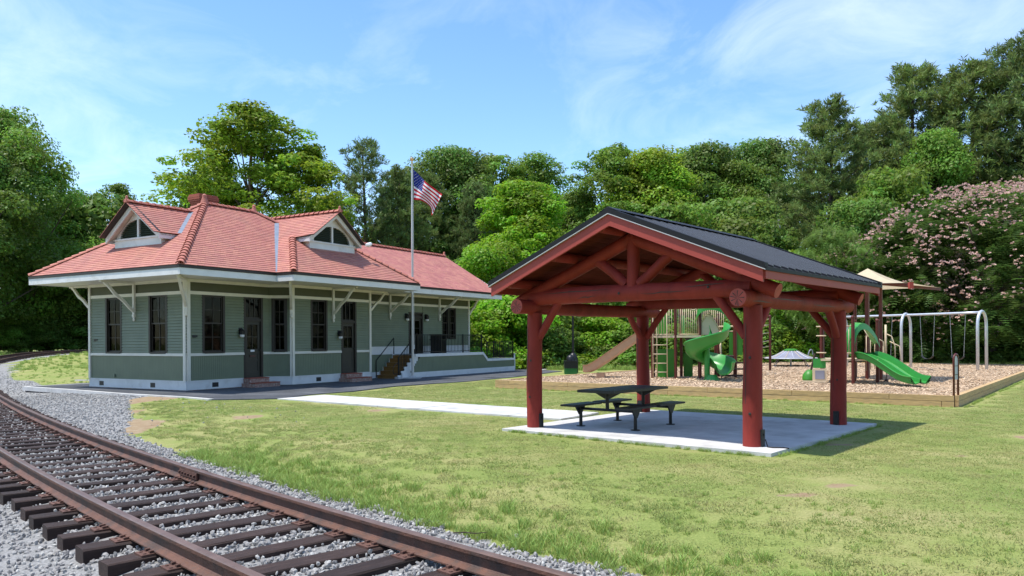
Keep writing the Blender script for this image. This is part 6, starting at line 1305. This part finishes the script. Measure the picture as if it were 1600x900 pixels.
def make_broad(kind, seed):
    H, Rm, h0, nc, nl, rc, ls = SPEC[kind]; r = np.random.default_rng(seed); ph = r.uniform(0, 6.28, 4)
    h = h0 + (1 - h0) * r.uniform(0, 1, nc) ** (.85 if kind not in ('bush', 'shrub') else 1.1); a = r.uniform(0, 2 * PI, nc); fr = r.uniform(.30, 1.0, nc) ** .55
    lob = 1 + .26 * np.sin(2 * a + ph[0] + h * 5) + .22 * np.sin(3 * a + ph[1] - h * 9) + .16 * np.sin(5 * a + ph[2] + h * 13)
    rad = Rm * crown_profile(kind, (h - h0) / (1 - h0)) * fr * lob; C = np.stack([rad * np.cos(a), rad * np.sin(a), h * (H - rc * .7) + (0 if kind == 'shrub' else 1) * rc * .9 * np.sin(3 * a + ph[3]) * np.sin(np.clip((h - h0) / (1 - h0), 0, 1) * PI)], 1); cr = rc * np.clip(r.lognormal(-.12, .38, nc), .35, 1.5)
    ct = r.uniform(.15, .85, nc); V = []; T = []
    for i in range(nc):
        n = int(nl * (cr[i] / rc) ** 1.6) + 20; d = unit(r.normal(size=(n, 3)) + [0, 0, .25]); q = r.uniform(.35, 1.08, n) ** .6; pos = C[i] + d * (cr[i] * q)[:, None] * [1.15, 1.15, .72]
        pos[:, 2] = np.maximum(pos[:, 2], .05 + r.uniform(0, .2, n)); nr = unit(d * .9 + [0, 0, .55] + r.normal(size=(n, 3)) * .55); sz = ls * r.uniform(.6, 1.35, n)
        V.append(leaf_quads(r, pos, nr, sz)); T.append(np.clip(ct[i] + r.normal(0, .2, n), 0, 1))
    me = quads_mesh('crown', np.concatenate(V), np.concatenate(T), [LF['mid']])
    # trunk and limbs
    random.seed(seed); m = MB(); n = 7; sw_ = [Vector((math.sin(k * .9 + ph[0]) * .18 * k / n, math.cos(k * 1.1 + ph[1]) * .18 * k / n, H * .86 * k / n)) for k in range(n + 1)]; r0 = H * .016 + .03
    m.tube(sw_, [r0 * (1.25 - 1.1 * k / n) for k in range(n + 1)], 8)
    for i in np.argsort(r.uniform(size=nc))[:int(26 if kind != 'shrub' else 8)]:
        c = Vector(C[i]); b0 = max(.12 * H, c.z - .22 * H - rad[i] * .35); k = min(n - 1, int(b0 / (H * .86) * n)); p = sw_[k].lerp(sw_[k + 1], b0 / (H * .86) * n - k); rb = r0 * .42 * (1.15 - b0 / H)
        mid = p.lerp(c, .5) + Vector((0, 0, -.06 * (c - p).length)); m.tube([p, mid, c], [rb, rb * .6, rb * .22], 5)
    return me, m.mesh('trunk', MT['bark'], True), H
def make_pine(seed, open_=False):
    r = np.random.default_rng(seed); random.seed(seed); H = 18.0; m = MB(); n = 8; sw_ = [Vector((math.sin(k * .7 + seed) * .12, math.cos(k * .8) * .1, H * .97 * k / n)) for k in range(n + 1)]; m.tube(sw_, [.24 * (1.1 - k / n) + .025 for k in range(n + 1)], 8)
    nb_ = 92 if open_ else 150; V = []; T = []; tips = []
    for i in range(nb_):
        h = (.40 if open_ else .22) + (.60 if open_ else .78) * (i + r.uniform(0, 1)) / nb_; hn = (h - .2) / .8; L_ = (3.9 if open_ else 3.8) * (np.sin(np.clip(hn, 0, 1) ** .62 * PI * .86 + .32)) ** .8 * r.uniform(.45, 1.12) + .25
        a = i * 2.4 + r.uniform(-.5, .5); z = h * H; up = .10 + .55 * hn; d = np.array([math.cos(a), math.sin(a), up]); d /= np.linalg.norm(d); p0 = np.array([0, 0, z - .3]); p1 = p0 + d * L_ * .55; p2 = p0 + d * L_ + np.array([0, 0, .25 * L_ * .4])
        m.tube([p0, p1, p2], [.05 * (1.2 - h), .032 * (1.2 - h) + .008, .010], 4)
        nt_ = int((6 if open_ else 9) + L_ * (4.5 if open_ else 6))
        for k in range(nt_):
            t = r.uniform(.30, 1.03) ** .7; b = p0 + (p2 - p0) * t; b = b + r.normal(0, 1, 3) * [.34, .34, .20] * (.4 + L_ * .18); ax = unit(np.array([[d[0] * .5, d[1] * .5, .9]]) + r.normal(0, .28, (1, 3)))[0]; tips.append((b, ax))
    tt = []
    for (b, ax) in tips:
        n = 13; side = unit(np.cross(ax, r.normal(size=(n, 3)))); dirs = unit(ax * r.uniform(.25, 1.2, (n, 1)) + side * r.uniform(.5, 1.0, (n, 1))); L_ = r.uniform(.24, .42, n)[:, None]; w = np.cross(dirs, r.normal(size=(n, 3))); w = unit(w) * .030; st_ = b + ax * r.uniform(-.12, .16, (n, 1))
        V.append(np.stack([st_ - w * .5, st_ + dirs * L_ * .5 - w, st_ + dirs * L_, st_ + dirs * L_ * .5 + w], 1)); T.append(np.clip(np.full(n, r.uniform(.1, .9)) + r.normal(0, .12, n), 0, 1))
    return quads_mesh('crown', np.concatenate(V), np.concatenate(T), [LF['pine']]), m.mesh('trunk', MT['bark'], True), H
def make_fern(seed, blossoms):
    """broad dome with feathery drooping leaves; blossoms are small pink brushes on the outer shell"""
    r = np.random.default_rng(seed); random.seed(seed); H, Rm = 9.0, 6.6; V = []; T = []; nc = 400; B = []
    for i in range(nc):
        u_ = r.uniform(0.0, 1.0); h = u_ ** .9; a = r.uniform(0, 2 * PI); f = r.uniform(.45, 1) ** .45; prof_ = np.clip(1.02 - h ** 2.3, 0, 1) ** .55; lob = 1 + .12 * math.sin(3 * a + seed) + .10 * math.sin(5 * a + h * 6)
        c = np.array([Rm * prof_ * f * lob * math.cos(a), Rm * prof_ * f * lob * math.sin(a), h * (H - .9) + .2]); n = 26; cr = r.uniform(.6, 1.15); ct = r.uniform(.15, .8)
        for k in range(n):
            d = unit(r.normal(size=3) * [1, 1, .35] + [0, 0, .15]); p = c + d * cr * r.uniform(.1, .7); L_ = r.uniform(.45, .85); dv = unit(np.array([d[0], d[1], -.25]) + r.normal(0, .25, 3)); sd = unit(np.cross(dv, [0, 0, 1.0])); m_ = 6
            tt = (np.arange(m_) + .5) / m_
            for sg in (-1, 1):
                q0 = p + dv * (tt * L_)[:, None] + np.array([0, 0, -1]) * (tt ** 2 * .18)[:, None]; ln = (.17 * np.sin(tt * PI * .85 + .3))[:, None]; q1 = q0 + sd * sg * ln + dv * .05; w = dv * .030
                V.append(np.stack([q0 - w, q1 - w * .4, q1 + w * .4, q0 + w], 1)); T.append(np.full(m_, np.clip(ct + r.normal(0, .12), 0, 1)))
    if blossoms:
        for k in range(2300):
            h = r.uniform(.06, 1.0) ** .8; a = r.uniform(0, 2 * PI); prof_ = np.clip(1.02 - h ** 2.3, 0, 1) ** .55; lob = 1 + .12 * math.sin(3 * a + seed) + .10 * math.sin(5 * a + h * 6); q = r.uniform(.93, 1.09)
            p = np.array([Rm * prof_ * lob * q * math.cos(a), Rm * prof_ * lob * q * math.sin(a), h * (H - .9) + .75])
            if vnoise(a * 6, h * 9, .55, 33) < r.uniform(.12, .70): continue
            for w_ in range(r.integers(2, 6)): B.append(p + r.normal(0, .17, 3))
    V = np.concatenate(V); T = np.concatenate(T); me = quads_mesh('crown', V, T, [LF['fern']]); fl_ = None
    if blossoms:
        FV = []; FT = []
        for p in B:
            n = 7; s_ = r.uniform(.06, .10); d = unit(r.normal(size=(n, 3)) * [1, 1, .6] + [0, 0, .75]); w = unit(np.cross(d, r.normal(size=(n, 3)))) * s_ * .42; FV.append(np.stack([np.repeat(p[None], n, 0), p + d * s_ * .8 - w, p + d * s_ * 1.05, p + d * s_ * .8 + w], 1)); FT.append(np.full(n, r.uniform(.2, .9)))
        fl_ = quads_mesh('blossoms', np.concatenate(FV), np.concatenate(FT), [MT['pink']])
    m = MB(); m.tube([(0, 0, 0), (.2, .1, 1.5), (.1, .3, 3)], [.28, .22, .18], 8)
    for k in range(16): a = k * 2.4; m.tube([(.1, .3, 1.2 + .1 * k), (2.2 * math.cos(a), 2.2 * math.sin(a), 3.2 + .15 * k), (4.6 * math.cos(a), 4.6 * math.sin(a), 4.0 + .2 * k)], [.12, .08, .03], 5)
    return me, m.mesh('trunk', MT['bark'], True), H, fl_
LIB = {}
for kind, seeds in (('full', (1, 2)), ('tall', (3, 4)), ('airy', (5, 6)), ('bush', (7, 8, 9)), ('bushtall', (10,)), ('shrub', (11, 12, 13))): LIB[kind] = [make_broad(kind, s_) + (None,) for s_ in seeds]
LIB['pine'] = [make_pine(21) + (None,), make_pine(22) + (None,)]; LIB['pine_open'] = [make_pine(23, True) + (None,)]; LIB['fern'] = [make_fern(31, False)]; LIB['silk'] = [make_fern(32, True)]
NAMES = {'full': ('broadleaf_tree', 'tree'), 'tall': ('broadleaf_tree', 'tree'), 'airy': ('broadleaf_tree', 'tree'), 'bush': ('broadleaf_tree', 'tree'), 'bushtall': ('maple_tree', 'tree'), 'shrub': ('shrub', 'shrub'), 'pine': ('pine_tree', 'pine tree'), 'pine_open': ('pine_tree', 'pine tree'), 'fern': ('silk_tree', 'tree'), 'silk': ('silk_tree', 'tree')}
random.seed(77)
def plant(kind, x, y, h, ws, mname, label, group, k):
    lib = LIB[kind]; cr, tr, H, fl_ = lib[k % len(lib)]; sc = h / (H * 1.02); name, cat = NAMES[kind]
    t = empty(name, (x, y, -.02 + float(rise(x, y))), random.uniform(0, 6.28), label=label, category=cat, group=group); t.scale = (sc * ws, sc * ws, sc)
    if kind in ('bush', 'shrub', 'bushtall'): w_ = (sc * .55 + .45 * min(1.25, sc * 1.4)) * ws; t.scale = (w_, w_, sc)
    c = link('crown', cr, t); c.material_slots[0].link = 'OBJECT'; c.material_slots[0].material = LF[mname]; link('trunk', tr, t)
    if fl_: link('blossoms', fl_, t)
    return t
for k, (kind, x, y, h, ws, mname, label) in enumerate(TREES): plant(kind, x, y, h, ws, mname, label, {'pine': 'pines in the tree line', 'pine_open': 'pines in the tree line'}.get(kind, 'trees round the park'), k)
WHERE = ['beside the end of the deck railing', 'behind the end of the deck, left of the front pavilion post', 'right behind the front-left pavilion post', 'left of the lamp post', 'right of the lamp post', 'left of the small wooden post', 'beside the small wooden post', 'above the tan slide', 'behind the beige ladder', 'behind the spiral slide', 'behind the overhead bars', 'behind the front right pavilion post', 'left of the saucer climber', 'directly behind the saucer climber', 'right of the saucer climber', 'behind the rear pavilion post', 'behind the green double slide', 'behind the middle swing arch', 'behind the first belt swing', 'behind the belt swing nearest the sign', 'behind the end swing arch', 'at the right frame edge behind the playground corner']
ADJ = {'mid': 'mid-green', 'deep': 'dark green', 'bright': 'light green'}
for k, (x, y, h, mname) in enumerate(SHRUBS): plant('shrub', x, y, h, 1.15, mname, '%s shrub %s' % (ADJ[mname], WHERE[k]), 'shrubs along the wood edge', k)
dt = MB(); dt.tube([(0, 0, 0), (.1, 0, 5), (-.15, .1, 10.4)], [.16, .13, .09], 8); tag(dt.obj('dead_trunk', MT['palebark'], loc=(19.9, 58.0, 0)), 'pale bare trunk standing in front of the broad pine', 'trunk')
# far wood that reads as one dark mass behind the single trees
r = np.random.default_rng(5); n = 64000; wx = r.uniform(-85, 75, n); wy = 84 + 6 * r.uniform(0, 1, n) - np.abs(wx) * .06; top = 11.5 + 4.5 * vnoise(wx, wx * 0, .13, 4) + 4 * vnoise(wx, wx * 0, .45, 5) + np.where(wx > 15, (wx - 15) * .13, 0) - np.where((wx > -42) & (wx < -16), 5.0, 0)
wz = top * r.uniform(0, 1, n) ** .8; nr = unit(r.normal(size=(n, 3)) * .6 + [0, -.6, .6]); 
mw = quads_mesh('far_wood', leaf_quads(r, np.stack([wx, wy, wz], 1), nr, r.uniform(.22, .5, n)), r.uniform(0, 1, n) * .6 + .4 * vnoise(wx, wz, .5, 8), [LF['deep']])
tag(link('far_wood', mw), 'dark continuous wood closing the view behind the separate trees', 'wood', kind='stuff')
n = 16000; bx_ = r.uniform(-75, 75, n); by_ = -38 - 8 * r.uniform(0, 1, n) + np.abs(bx_) * .12; bz_ = (12 + 6 * vnoise(bx_, bx_ * 0, .2, 14)) * r.uniform(0, 1, n) ** .8
mw = quads_mesh('far_wood', leaf_quads(r, np.stack([bx_, by_, bz_], 1), unit(r.normal(size=(n, 3)) * .6 + [0, .6, .6]), r.uniform(.4, .9, n)), r.uniform(0, 1, n), [LF['deep']])
tag(link('far_wood', mw), 'wood across the track behind the viewer, mirrored in the station windows', 'wood', kind='stuff')
# rough grass and weeds at the foot of the wood
n = 5200; sx = r.uniform(-46, 36, n); sy = 42 + r.uniform(0, 1, n) ** 1.3 * 22; okk, _ = lawn_ok(sx, sy); a, b = to_local(ST_O, ST_A, sx, sy); okk &= ~((a > -2) & (a < 21) & (b > -6) & (b < 9)) & ~((sx < -12) & (_ > -2.2) & (sy < 74)); sx, sy = sx[okk], sy[okk]; n = len(sx)
n2 = 2600; s2x = r.uniform(-40, -11, n2); s2y = r.uniform(28, 70, n2); ok2, d2 = lawn_ok(s2x, s2y); ok2 &= (d2 > 1.7); s2x, s2y = s2x[ok2], s2y[ok2]
weed = [patch_mesh(80 + k, 60, .7, .18, .55, .016, .8, MT['tallblade']) for k in range(4)]
sx = np.concatenate([sx, s2x]); sy = np.concatenate([sy, s2y]); far_ = np.concatenate([np.ones(n), np.full(len(s2x), .30)]); n = len(sx)
wd = instancer('rough_grass', np.stack([sx, sy, ground_z(sx, sy)], 1), np.stack([np.zeros(n), np.zeros(n), r.uniform(0, 6.28, n)], 1), np.repeat((r.uniform(.5, 1.2, n) * np.where(sy > 47, 1.2, .6) * far_)[:, None], 3, 1), r.integers(0, 4, n), weed)
tag(wd, 'rough unmown grass along the foot of the wood', 'grass', kind='stuff')
